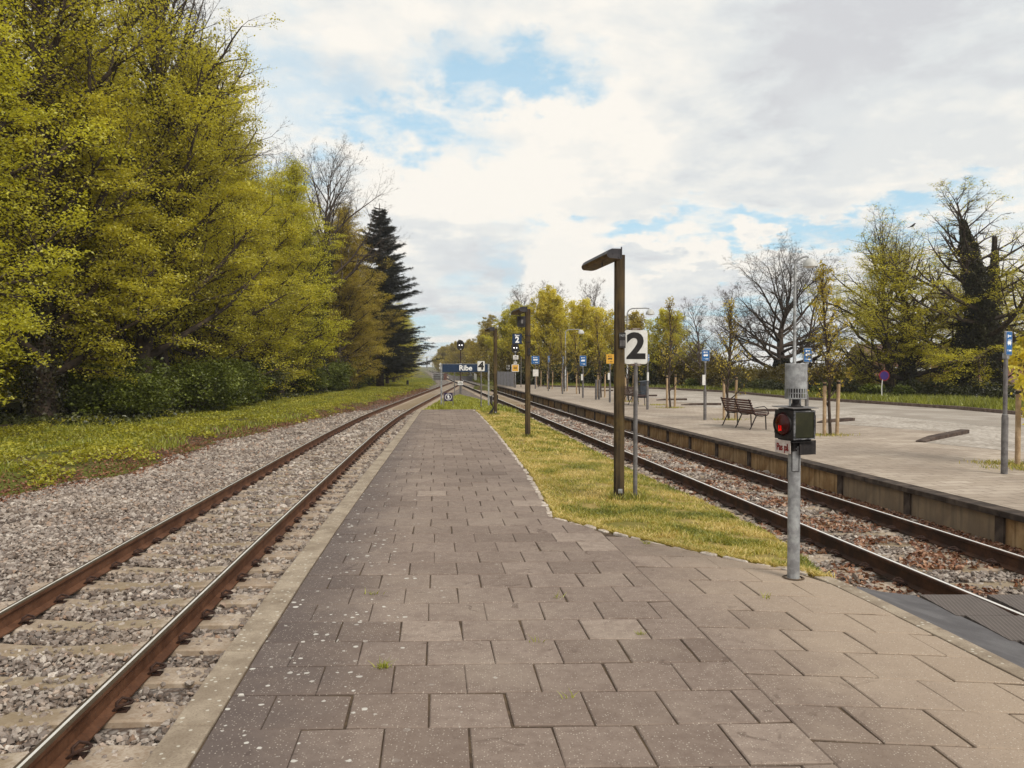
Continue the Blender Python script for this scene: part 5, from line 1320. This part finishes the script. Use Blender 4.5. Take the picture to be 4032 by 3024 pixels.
# ---- conifer
def conifer(seed, H):
    g = TreeGen(seed); g.S.append((0, 0, -.3, 0, 0, H * .5, .30, .18)); g.S.append((0, 0, H * .5, 0, 0, H, .18, .02)); tw = []
    z = 1.8
    while z < H - .5:
        u = z / H; L0 = 4.3 * (1 - u) ** .82 * (.75 + .25 * min(z / 4, 1)) + .05; nb = g.r.randint(5, 7)
        for k in range(nb):
            a = g.r.uniform(0, 6.28); L_ = L0 * g.r.uniform(.55, 1.2); p = Vector((0, 0, z)); d = Vector((math.cos(a), math.sin(a), .10 - .35 * (1 - u))); ns = 6
            for i in range(ns):
                d = (d + Vector((0, 0, .07)) + g.rv() * .04).normalized(); q = p + d * (L_ / ns); g.S.append((*p, *q, .03 * (1 - i / ns) + .006, .03 * (1 - (i + 1) / ns) + .005))
                for s_ in (-1, 1):
                    for _ in range(2):
                        l2 = (L_ * .32) * (1 - i / ns * .75) * g.r.uniform(.6, 1.2) + .1; dd = Matrix.Rotation(s_ * R(g.r.uniform(35, 65)), 3, 'Z') @ d; dd.z -= .22; dd.normalize(); e = q + dd * l2
                        g.S.append((*q, *e, .008, .004)); tw.append((*q, *e))
                tw.append((*p, *q)); p = q
        z += g.r.uniform(.20, .34)
    g.tw = tw; V, F = split_tree('c', g); tr = np_mesh('trunk', V, F, M_bark)
    r = np.random.default_rng(seed); T = np.array(tw); n = 250000; ln = np.linalg.norm(T[:, 3:] - T[:, :3], axis=1); idx = r.choice(len(T), n, p=ln / ln.sum()); t_ = r.uniform(0, 1.12, (n, 1)); P = T[idx, :3] * (1 - t_) + T[idx, 3:] * t_
    D = T[idx, 3:] - T[idx, :3]; D /= np.linalg.norm(D, axis=1, keepdims=True) + 1e-6
    sidev = r.normal(0, 1, (n, 3)); ax = D * .8 + sidev * .45 + np.array([0, 0, -.18]); ax /= np.linalg.norm(ax, axis=1, keepdims=True); w_ = np.cross(ax, r.normal(0, 1, (n, 3))); w_ /= np.linalg.norm(w_, axis=1, keepdims=True)
    L_ = r.uniform(.10, .26, (n, 1)) * np.clip((H + .15 - P[:, 2:3]) / 2.2, .25, 1); V = np.stack([P - w_ * .014, P + w_ * .014, P + ax * L_ + w_ * .006, P + ax * L_ - w_ * .006], 1)
    return tr, np_mesh('crown', V.reshape(-1, 3), np.arange(n * 4).reshape(-1, 4), M_conif, np.clip(r.normal(.4, .25, n), 0, 1))
C0 = conifer(31, 17.6)

GW = 'beech trees of the wood on the left'
def bt(T, label, x, y, rz, s, m=None, z=-.05, name='beech_tree', group=GW, extra=()):
    return tree_thing(label, (x, y, z), T[0], T[1], m, rz, s, name, group, 'tree', extra)
ivT1 = ivy(trunk_path(T1[2], .42), [.62, .52, .45, .3], 5000, .13, 41)
bt(T0, 'bright green beech filling the left edge of the photograph', -16.3, 21.0, .3, (1.0, 1.0, .98), M_leafb)
bt(T1, 'tall beech with bare upper twigs and dark ivy trunk behind the leftmost beech', -17.0, 29.0, 1.2, (1.05, 1.05, 1.05), M_leaf, extra=[('ivy', ivT1)])
bt(T1, 'highest beech of the left wood, bare branches reaching right against the sky', -16.0, 34.5, 3.4, (1.05, 1.05, 1.08), M_leaf)
bt(B0, 'leafless spreading crown sticking out above the highest beech against the sky', -16.2, 37.5, 5.0, (1.05, 1.05, 1.16), None, name='ash_tree')
bt(T0, 'dense olive beech between the highest beech and the bare crown', -16.4, 41.0, 2.2, (.92, .92, .95), M_leaf)
bt(T2, 'yellow green beech at the wood edge with branches hanging to the verge', -15.6, 46.5, 4.2, (1.05, 1.05, .92), M_leaf)
bt(T2, 'yellow green beech just left of the bare crowned ash', -15.6, 53.5, .9, (1.05, 1.05, .90), M_leafb)
ivB0 = ivy(trunk_path(B0[2], .72), [.75, .6, .6, .7, .9], 9000, .17, 42)
bt(B0, 'leafless tall tree with ivy covered trunk rising over the left wood', -14.3, 58.5, 1.0, (.92, .92, .97), None, name='ash_tree', extra=[('ivy', ivB0)])
bt(B0, 'second leafless crown close behind the ivy covered bare tree', -17.9, 62, 3.3, (.9, .9, .98), None, name='ash_tree')
bt(T2, 'brownish olive beech standing between the bare tree and the dark spruce', -14.2, 65.5, 2.7, (.92, .92, .90), M_leafo)
bt(T1, 'thin leaved brown beech right beside the dark spruce', -14.2, 71, 5.2, (.78, .78, .76), M_leafo)
tree_thing('dark pointed spruce standing above the end of the left wood', (-12.9, 78, -.1), C0[0], C0[1], None, .4, (1.38, 1.38, 1.02), 'spruce_tree', None)
bt(T2, 'first small yellow beech to the right of the dark spruce', -13.6, 87, 3.9, (.75, .75, .62), M_leaf)
bt(T2, 'small beech beyond the spruce, second after it', -14.2, 96, .2, (.72, .72, .52), M_leafb)
bt(T0, 'low leafy beech where the left wood meets the open verge', -15.3, 107, 1.9, (.65, .65, .50), M_leaf)
bt(T2, 'last but one tree in the line of the left wood', -17.4, 122, 4.9, (.75, .75, .52), M_leaf)
bt(T0, 'last tree visible at the far end of the left wood', -21.5, 150, 3.1, (.8, .8, .48), M_leafo)
second = 'beech half hidden in the depth of the left wood'
for (x, y, T, s, rz) in [(-24.5, 25, T1, 1.0, .5), (-24, 33, T0, 1.05, 2.0), (-23, 41, T1, .98, 4.0), (-22, 49, T0, .95, 1.0), (-22, 57, T2, .98, 3.0), (-21, 66, T0, .9, 5.0), (-20, 75, T2, .9, .3), (-20, 86, T0, .75, 2.2),
                      (-22, 98, T2, .75, 1.1), (-31, 38, T0, 1.1, 3.6), (-30, 52, T1, 1.05, .8), (-29, 68, T0, 1.0, 2.9), (-24, 115, T0, .7, 4.4), (-11.5, 14.5, T0, .0, 0)]:
    if s: bt(T, second, x, y, rz, s, M_leaf, group='hidden beeches of the left wood')

# ---- leafy masses
def mass(ells, n, size, seed, flat=.6, zmin=None, noise_k=.9):
    r = np.random.default_rng(seed); E = np.array(ells, dtype=float); vol = (E[:, 3] * E[:, 4] + E[:, 3] * E[:, 5] + E[:, 4] * E[:, 5]); idx = r.choice(len(E), n, p=vol / vol.sum())
    d = r.normal(size=(n, 3)); d /= np.linalg.norm(d, axis=1, keepdims=True); rad = r.uniform(.25, 1, n) ** .42
    nz = np.array([mnoise.noise(Vector((a[0] * 2.2 + i * 3.1, a[1] * 2.2, a[2] * 2.2 + i))) for a, i in zip(d, idx)]); rad *= (1 + .55 * nz)
    P = E[idx, :3] + d * rad[:, None] * E[idx, 3:6]
    if zmin is not None: P = P[P[:, 2] > zmin]
    V, F = leaf_quads(P, size, seed + 1, flat)
    cl = np.array([mnoise.noise(Vector((p[0] * 1.1, p[1] * 1.1, p[2] * 1.6))) for p in P]); v = np.clip(.45 + cl * noise_k * .6 + r.normal(0, .15, len(P)), 0, 1)
    return V, F, v
def shrub(label, x, y, z, w_, h_, m, n, size, seed, name='shrub', group=None, flat=.45, d_=None, stems=5, cat='shrub'):
    t = thing(name, label, cat, (x, y, z), 0, group); r = random.Random(seed); E = []; d_ = d_ or w_
    for k in range(9):
        a = r.uniform(0, 6.28); q = r.uniform(0, .62); s = r.uniform(.38, .6); E.append((w_ * q * math.cos(a), d_ * q * math.sin(a), h_ * r.uniform(.25, .78), w_ * s, d_ * s, h_ * s * .62))
    V, F, v = mass(E, n, size, seed, flat, .02); g = TreeGen(seed)
    for k in range(stems): g.branch(Vector((r.uniform(-.2, .2) * w_, r.uniform(-.2, .2) * d_, -.1)), Vector((r.gauss(0, .35), r.gauss(0, .35), 1)).normalized(), h_ * .85, .035 * h_ / 2, 0, [dict(step=.4, wob=.12, up=.02, start=.3, kids=5, ang=(25, 55), ratio=(.3, .5)), dict(step=.3, wob=.12, up=0)])
    Vt, Ft = split_tree('s', g, 6); np_obj('stem', np_mesh('stem', Vt, Ft, M_bark), t); np_obj('foliage', np_mesh('foliage', V, F, m, v), t)
    return t
GS = 'dark shrubs under the left wood'
for i, (x, y, w_, h_, m, lb) in enumerate([(-17.2, 31.2, 2.6, 2.3, M_leafd, 'low dark shrub around the ivy trunk at the left'), (-14.7, 31.0, 2.4, 2.4, M_leafd, 'broad dark green shrub arching over the verge, left part'), (-13.9, 34.8, 2.3, 2.6, M_leafd, 'pale topped dark shrub in the middle of the wood edge'),
        (-13.8, 38.8, 2.0, 2.3, M_leafd, 'dark shrub just right of the broad arching shrubs'), (-14.6, 44, 2.0, 2.5, M_hedge, 'dark shrub at the foot of the hanging yellow beech'), (-14.2, 56, 2.0, 2.6, M_leafd, 'green shrub at the foot of the ivy covered bare tree'),
        (-13.9, 61.5, 2.0, 2.4, M_leafd, 'green shrub right of the ivy covered trunk'), (-14.4, 69, 2.2, 2.8, M_leafd, 'green shrub left of the spruce trunk'), (-21, 26.5, 3.0, 2.2, M_leafd, 'dim shrub under the leftmost beech'), (-14.5, 81, 2.4, 2.6, M_leafd, 'green shrub right of the spruce foot')]):
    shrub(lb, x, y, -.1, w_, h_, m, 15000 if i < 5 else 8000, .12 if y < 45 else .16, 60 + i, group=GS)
E = []
r_ = random.Random(5)
for y in range(22, 150, 4):
    for k in range(3): E.append((-24 - k * 3.5 - r_.uniform(0, 2) - (0 if y < 90 else (y - 90) * .02) , y + r_.uniform(-2, 2), r_.uniform(1, 6 if y > 40 else 3.5), 3, 3, 2.6))
V, F, v = mass(E, 60000, .45, 77, .8); o = np_obj('woodland', np_mesh('woodland', V, F, M_leaf, v)); o['kind'] = 'stuff'

# ---- verge on the left: herbs, grass, soil litter
P = []; v = []
rg = np.random.default_rng(91)
n = 150000; yy = 9 + (95 - 9) * rg.random(n) ** 1.7; dd = -.3 + 7.5 * rg.random(n) ** 1.1
for y, d in zip(yy, dd):
    e = edgeL(y); x = e - d; nn = mnoise.noise(Vector((x * .9, y * .55, 0))) + .5 * mnoise.noise(Vector((x * 2.6, y * 2.2, 3)))
    if nn + min(d * .5, .75) - .46 < 0: continue
    if x / y < -.70: continue
    P.append((x, y, gh(x, y) + .015 + .10 * rg.random() * (1 + max(nn, 0)))); v.append(.42 + nn * .35)
P = np.array(P); V, F = leaf_quads(P, .07 * (1 + .5 * rg.random(len(P)) ** 3), 92, .55)
np_obj('verge_herbs', np_mesh('verge_herbs', V, F, M_herb, np.clip(np.array(v) + rg.normal(0, .2, len(P)), 0, 1)), kind='stuff')
P = []; v = []
n = 60000; yy = 10 + (130 - 10) * rg.random(n) ** 1.5; dd = .5 + 6.5 * rg.random(n)
for y, d in zip(yy, dd):
    x = edgeL(y) - d; nn = mnoise.noise(Vector((x * .5, y * .25, 7)))
    if nn < -.05 and y < 60: continue
    if x / y < -.70: continue
    P.append((x, y, gh(x, y))); v.append(.55 + nn * .4)
P = np.array(P); blade_obj('verge_grass', P, .15, .014, .8, M_grasst, 93, np.array(v))
P = []
for y, d in zip(9 + 70 * rg.random(26000) ** 1.6, rg.normal(.15, .7, 26000)):
    x = edgeL(y) - d
    if x > edgeL(y) + .9 or x / y < -.7: continue
    P.append((x, y, max(gh(x, y), -.25 if d > 0 else -.28) + .02 + .02 * rg.random()))
P = np.array(P); V, F = leaf_quads(P, .06, 95, .5); np_obj('leaf_litter', np_mesh('leaf_litter', V, F, M_litter, rg.random(len(P)) * .7), kind='stuff')
P = []
for _ in range(16000):
    y = rg.uniform(26, 75); x = -13.2 - rg.random() * 8; P.append((x, y, gh(x, y) + rg.random() * .22))
P = np.array(P); V, F = leaf_quads(P, .16, 97, .7); np_obj('wood_undergrowth', np_mesh('wood_undergrowth', V, F, M_hedge, rg.random(len(P))), kind='stuff')
# grass right of the track beyond the high platform
P = []; v = []
for _ in range(16000):
    y = rg.uniform(77, 220); x = rt(y) + 2.7 + rg.random() * 5; P.append((x, y, gh(x, y))); v.append(.5)
P = np.array(P); blade_obj('verge_grass', P, .35, .05, .6, M_grasst, 98, np.array(v))

# ---- right side hedges and thicket
def hedge(label, pts, hw, h_, m, n, size, seed, z=.1, name='hedge', vary=.25, group=None):
    E = []; r = random.Random(seed)
    for a, b in zip(pts[:-1], pts[1:]):
        L_ = math.dist(a, b); k = max(2, int(L_ / (hw * .8)))
        for i in range(k):
            q = (i + r.random() * .6) / k; hh = h_ * r.uniform(1 - vary, 1 + vary)
            E.append((a[0] + (b[0] - a[0]) * q + r.uniform(-.2, .2) * hw, a[1] + (b[1] - a[1]) * q, z + hh * .5, hw * r.uniform(.8, 1.15), hw * r.uniform(.8, 1.15), hh * .56))
    V, F, v = mass(E, n, size, seed, .8, z - .1); o = np_obj(name, np_mesh(name, V, F, m, v)); tag(o, label, 'hedge', group); return o
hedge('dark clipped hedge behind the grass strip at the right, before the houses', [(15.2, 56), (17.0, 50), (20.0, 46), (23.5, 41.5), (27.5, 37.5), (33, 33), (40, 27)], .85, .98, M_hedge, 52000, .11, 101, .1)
hedge('brown green thicket along the road behind the bus stops, centre', [(-1.0, 82), (3, 77), (8, 73.5), (13, 68), (16.5, 62)], 1.9, 2.9, M_thick, 56000, .17, 102, .2, vary=.3)
hedge('dark low thicket at the foot of the yellow trees beside the mesh fence', [(.9, 78), (4, 74), (8, 71.5), (12, 66.5)], 1.1, 2.0, M_hedge, 26000, .16, 103, .15)
hedge('scrubby thicket under the big leafless tree', [(14.5, 62), (17, 58), (19.5, 56), (24, 53), (29, 50)], 1.7, 2.0, M_thick, 34000, .15, 104, .1, vary=.35)
hedge('distant olive thicket behind the hedge at the right', [(20, 80), (27, 77), (33, 75)], 2.0, 2.6, M_thick, 16000, .2, 105, -1.2, vary=.35)
P = []; v = []
rp = roadl
for a, b in zip(rp[:-1], rp[1:]):
    L_ = math.dist(a, b); nx_, ny_ = (b[1] - a[1]) / L_, -(b[0] - a[0]) / L_
    if nx_ * 1 + ny_ * 1 < 0: nx_, ny_ = -nx_, -ny_
    wd_ = 6.0 if a[1] < 50 and a[0] > 12 else 2.2
    for _ in range(int(L_ * wd_ * (190 if a[1] < 60 else 90))):
        q = rg.random(); d = .1 + wd_ * rg.random(); x, y = a[0] + (b[0] - a[0]) * q + nx_ * d, a[1] + (b[1] - a[1]) * q + ny_ * d
        if x / y > .75 or y < 20: continue
        P.append((x, y, .13)); v.append(.45 + .5 * mnoise.noise(Vector((x * .8, y * .8, 0))))
P = np.array(P); blade_obj('tall_grass', P, .42, .022, .45, M_grasst, 107, np.array(v))
GB = 'light green low shrubs along the road edge'
for i, (x, y, lb) in enumerate([(16.7, 47.0, 'pale green low shrub behind the grey horn'), (17.6, 45.2, 'pale green low shrub right of the horn'), (19.3, 42.6, 'first of two pale low shrubs right of the staked tree'), (20.3, 41.6, 'second of two pale low shrubs right of the staked tree'), (13.6, 60.5, 'small pale shrub at the road bend left of the bench')]):
    shrub(lb, x, y, .1, .7, 1.0, M_leafd, 2500, .13, 120 + i, group=GB, stems=3)

# ---- trees on the right
CY = [dict(step=.8, wob=.07, up=.07, start=.2, kids=8, ang=(20, 42), ratio=(.35, .55)), dict(step=.5, wob=.1, up=.08, start=.15, kids=6, ang=(20, 45), ratio=(.35, .55), leaf=True), dict(step=.35, wob=.1, up=.05)]
def upright(seed, H, nl, rad, nleaf, size, m):
    g = limb_tree(seed, H, .2, .10, nl, lambda u: rad * (1 - .5 * u), CY, ang=(62, 14))
    V, F = split_tree('t', g); V2, F2, v = leaves_on(g.tw, nleaf, size, .14, seed + 50, .9, None, .25)
    return np_mesh('trunk', V, F, M_bark), np_mesh('crown', V2, F2, m, v), g
Y0_ = upright(201, 9.0, 40, 5.6, 36000, .19, M_leafy); Y1_ = upright(202, 8.0, 32, 4.8, 17000, .19, M_leafy)
GY = 'yellow green trees behind the bus stops'
bt(Y0_, 'largest yellow leaved tree right of the middle wooden lamp post', 4.1, 80, .5, (.95, .95, .78), None, .1, 'maple_tree', GY)
bt(Y0_, 'yellow green tree directly behind the signal with the 60 board', .6, 84, 2.4, (.85, .85, .68), M_leaf, .1, 'maple_tree', GY)
bt(Y1_, 'yellow green tree behind the thin far street lamp', 6.6, 76, 1.4, (.85, .85, .76), None, .1, 'maple_tree', GY)
bt(Y1_, 'sparse yellow green tree just left of the nearest wooden lamp post', 8.6, 75, 3.4, (.8, .8, .68), None, .1, 'maple_tree', GY)
bt(Y1_, 'olive tree partly behind the nearest wooden lamp post', 11.0, 73, 5.2, (.7, .7, .62), M_leafo, .1, 'maple_tree', GY)
bt(Y1_, 'small round green tree between number board and thin young tree', 13.2, 67, 4.4, (.85, .85, .60), M_leaf, .1, 'maple_tree', GY)
bt(B3, 'pale twiggy tree between Ribe sign and farthest wooden lamp post, highest there', -6.4, 146, 1.0, (1.15, 1.15, 1.15), None, 0, 'bare_tree')
bt(B2, 'grey leafless tree rising left above the yellow trees', 1.9, 95, 2.0, (1.35, 1.35, 1.2), None, 0, 'bare_tree')
bt(B2, 'second grey leafless tree behind the largest yellow tree', 4.0, 97, 4.0, (1.3, 1.3, 1.25), None, 0, 'bare_tree')
bt(B2, 'grey leafless tree between the yellow trees and the nearest lamp post', 8.9, 88, 3.0, (1.2, 1.2, 1.18), None, 0, 'bare_tree')
bt(B2, 'slight leafless tree with a low branch left of the bench', 14.2, 60, 1.0, (.85, .85, .74), None, 0, 'bare_tree')
GF = 'distant trees right of the line'
for i, (x, y, T, s, m, lb) in enumerate([(-3.2, 120, Y0_, (.8, .8, .62), M_leafo, 'olive tree right behind the 4 board'), (-7.8, 168, B3, .95, None, 'brown twiggy tree left of the pale highest twiggy tree'), (-12.2, 195, B3, .85, None, 'leafless tree above the dark signal head'),
        (-9.8, 176, Y0_, (.9, .9, .62), M_leafo, 'olive tree behind the middle of the Ribe sign'), (-15.5, 215, Y0_, (1.0, 1.0, .68), M_leafo, 'tree left of the dark signal post'), (-19.5, 245, Y0_, (1.1, 1.1, .66), M_leafo, 'rounded tree at the left end of the distant row'), (-24.6, 285, Y0_, (1.0, 1.0, .70), M_leafo, 'farthest rounded tree of the distant row'), (-4.0, 132, Y0_, (.9, .9, .60), M_leafo, 'olive tree left of the farthest wooden lamp post'), (-1.5, 118, B3, .85, None, 'thin brown tree right of the farthest wooden lamp post')]):
    bt(T, lb, x, y, i * 1.3, s, m, 0, 'distant_tree', GF)
hedge('distant olive hedge along the right side of the line beyond the signals', [(-1.2, 100), (-4.5, 125), (-9, 165), (-17, 225), (-27, 300)], 2.2, 3.4, M_thick, 30000, .35, 109, 0, vary=.4)
# big leafless tree with ivy trunk
iv = ivy(trunk_path(B1[2], .42), [.55, .5, .5, .42], 6000, .14, 43)
bt(B1, 'big spreading leafless tree with ivy trunk behind the tall street lamp', 20.6, 60, .6, (1.2, 1.2, 1.0), None, -.1, 'bare_tree', None, [('ivy', iv)])
bt(B2, 'leaning thin leafless tree left of the big leafless tree', 17.0, 61, 2.2, (.9, .9, .85), None, -.1, 'bare_tree')
bt(B2, 'leafless tree right behind the tall street lamp pole', 25.6, 68, 3.2, (1.2, 1.2, 1.15), None, -.1, 'bare_tree')
# sparse spring beech with horizontal layers, thin upper twigs
CS = [dict(step=.7, wob=.12, up=.05, start=.15, kids=11, ang=(30, 60), ratio=(.28, .46)), dict(step=.45, wob=.11, up=.0, start=.12, kids=6, ang=(30, 60), ratio=(.35, .55), flat=True, leaf=True), dict(step=.35, wob=.12, up=0)]
def sparse(seed, H, r0, nl, rad, nleaf, size, bare, ang=(88, 22), cb=.12, tp=.62):
    g = limb_tree(seed, H, r0, cb, nl, lambda u: rad * (1 - tp * u), CS, ang=ang, wob=.05); V, F = split_tree('t', g)
    keep = lambda T, r: r.random(len(T)) < np.clip(1 - (T[:, 2] / H - bare[0]) / (bare[1] - bare[0]), .03, 1)
    V2, F2, v = leaves_on(g.tw, nleaf, size, .15, seed + 50, .35, keep); return np_mesh('trunk', V, F, M_bark), np_mesh('crown', V2, F2, M_leaf, v), g
P0 = sparse(301, 10.6, .30, 36, 6.2, 42000, .09, (.62, 1.05), (80, 12)); P1 = sparse(302, 12.0, .36, 40, 6.6, 42000, .09, (.30, .75), (94, 34), .2, .78)
iv0 = ivy(trunk_path(P0[2], .55), [.6, .52, .46, .3], 8000, .12, 44); iv1 = ivy(trunk_path(P1[2], .92), [.60, .56, .55, .58, .60, .56, .44, .16], 26000, .12, 45)
bt(P0, 'spreading spring beech with yellow green layers before the brick house', 22.4, 45.5, 2.0, (.95, .95, .86), M_leaf, -.1, extra=[('ivy', iv0)], group=None)
bt(P0, 'second spring beech close behind the spreading one', 23.8, 50, 4.6, (.9, .9, .95), M_leaf, -.1, group=None)
t8 = bt(P1, 'tall tree with thick black ivy column and bare top twigs at the right', 26.0, 43, 1.0, (1.0, 1.0, .96), M_leaf, -.1, 'ivy_tree', extra=[('ivy', iv1)], group=None)
sec = [(.1, 0, 3.2), (.55, .1, 4.6), (.85, .1, 6.0), (1.05, .1, 7.6), (1.15, .1, 9.6)]
me2 = ivy(sec, [.36, .36, .30, .24, .06], 7000, .12, 46); np_obj('ivy', me2, t8); V, F = tubes_np([(*a, *b, .16, .13) for a, b in zip(sec[:-1], sec[1:])], 8); np_obj('limb', np_mesh('limb', V, F, M_bark), t8)
t9 = thing('ivy_tree', 'short thick ivy stem just left of the black ivy column', 'tree', (24.7, 43.8, 0)); me3 = ivy([(0, 0, 0), (.05, 0, 1.5), (.1, 0, 3.2), (.3, .1, 4.6)], [.62, .55, .52, .35], 11000, .12, 47); np_obj('ivy', me3, t9)
V, F = tubes_np([(0, 0, -.2, .05, 0, 1.5, .2, .18), (.05, 0, 1.5, .1, 0, 3.2, .18, .15), (.1, 0, 3.2, .3, .1, 4.8, .15, .08)], 8); np_obj('trunk', np_mesh('trunk', V, F, M_bark), t9)
bt(P1, 'spring tree at the far right edge beyond the ivy column', 33.0, 47, 2.5, (.95, .95, .85), M_leafy, -.3, group=None)
bt(P0, 'yellow green tree before the yellow house at the right', 29.5, 52, .8, (.8, .8, .75), M_leafy, -.4, group=None)

# ---- young staked trees
CYG = [dict(step=.4, wob=.08, up=.10, start=.15, kids=7, ang=(20, 45), ratio=(.28, .5)), dict(step=.25, wob=.1, up=.05)]
def young(seed, H, nleaf, m, size=.07):
    g = limb_tree(seed, H, .035, .22, 26, lambda u: 1.15 * (1 - .68 * u), CYG, ang=(40, 12), wob=.03); V, F = split_tree('t', g, 7, .02)
    V2, F2, v = leaves_on(g.tw, nleaf, size, .05, seed + 50, 1.0, None, .25); return np_mesh('trunk', V, F, M_bark), np_mesh('crown', V2, F2, m, v), g
U0 = young(401, 3.9, 900, M_leafo); U1 = young(402, 4.1, 1500, M_leafo); U2 = young(403, 4.0, 5200, M_leafy, .09)
GU = 'young trees between pairs of wooden stakes'
def staked(T, label, x, y, rz, s, pale=True, single=False):
    t = tree_thing(label, (x, y, Z_FAR), T[0], T[1], None, rz, (1, 1, s), 'young_tree', GU)
    for k, sx in enumerate((-.19, .24)):
        h_ = 1.42 / s * (1 if k else .97); o = MB().tube([(sx * .9, .02, -.05), (sx, 0, h_)], .045, 10).build('stake', M_stake, t, smooth=True)
        MB().tube([(sx, 0, h_ - .09), (sx, 0, h_ - .03)], .048, 10, caps=False).build('tie', M_black, o)
    return t
for T, lb, x, y, rz, s in [(U0, 'slender young tree with two stakes left of the blue bus stop by the bench', 6.75, 33.9, .4, 1.12), (U0, 'young tree with stakes directly behind the park bench', 7.2, 26.4, 0.1, .95), (U1, 'young tree with tall pale stakes right of the warning signal', 8.2, 20.5, .3, .98),
        (U2, 'yellow leaved young tree with stake at the right edge of the photograph', 9.25, 14.3, .2, .92), (U0, 'young tree with dark tied stakes behind the farther bench', 5.84, 39.8, .2, .95), (U1, 'leafy young tree with stake beside the two short dark posts', 5.03, 45, .2, 1.05),
        (U1, 'young tree with stakes left of the blue and yellow bus stop signs', 4.3, 50.9, .1, .9), (U1, 'young tree with stake at the foot of the far street lamp', 3.65, 55.7, .3, .95), (U0, 'young tree with stake beside the slim pinkish sign', 2.9, 61.4, .2, .9), (U0, 'farthest young tree with stake near the farthest blue sign', 2.2, 66.8, .1, .85)]:
    staked(T, lb, x, y, rz, s)
P = []
for x, y in [(1.40, 10.41), (1.64, 10.58), (.387, 19.6), (-.6, 28.7)]:
    for _ in range(260):
        a = rg.random() * 6.28; q = .08 + abs(rg.normal(0, .06)); P.append((x + q * math.cos(a), y + q * math.sin(a), lawn_z(x, y) - .01))
blade_obj('post_foot_grass', np.array(P), .11, .005, .7, M_grassb, 133, np.full(len(P), .35))
# small grass rings and weeds at stake feet
P = []
for x, y in [(6.75, 33.9), (7.2, 26.4), (8.2, 20.5), (9.25, 14.3), (9.0, 14.6), (5.84, 39.8), (8.9, 13.9), (6.6, 36.2)]:
    P += [(x + rg.normal(0, .28), y + rg.normal(0, .18), Z_FAR) for _ in range(260)]
blade_obj('stake_foot_grass', np.array(P), .07, .006, 1.0, M_grassb, 131, np.full(len(P), .5))
# bird on the spring beech
bd = MB(); bd.tube([(-.14, 0, .0), (-.09, 0, .02), (0, 0, .06), (.08, 0, .12), (.11, 0, .17), (.14, 0, .18), (.175, 0, .175)], [.012, .03, .055, .05, .032, .026, .004], 10)
bd.tube([(-.12, 0, .0), (-.26, 0, -.05)], [.02, .012], 6)
o = bd.build('bird', M_black, None, smooth=True); o.location = (20.5, 41.0, 9.15); tag(o, 'small dark bird perched on a top twig of the spreading spring beech', 'bird')

# ---- air: even haze round everything
hz_ = mat('haze air', lambda g: g.node('ShaderNodeBsdfDiffuse').outputs[0]); ht_ = hz_.node_tree; ht_.nodes.clear()
ho = ht_.nodes.new('ShaderNodeOutputMaterial'); pv = ht_.nodes.new('ShaderNodeVolumePrincipled'); pv.inputs['Color'].default_value = (.92, .95, 1, 1); pv.inputs['Density'].default_value = .0004; pv.inputs['Anisotropy'].default_value = .2
ht_.links.new(pv.outputs[0], ho.inputs['Volume'])
o = MB().box((0, 620, 11), (820, 1400, 34)).build('haze', hz_); o['kind'] = 'stuff'
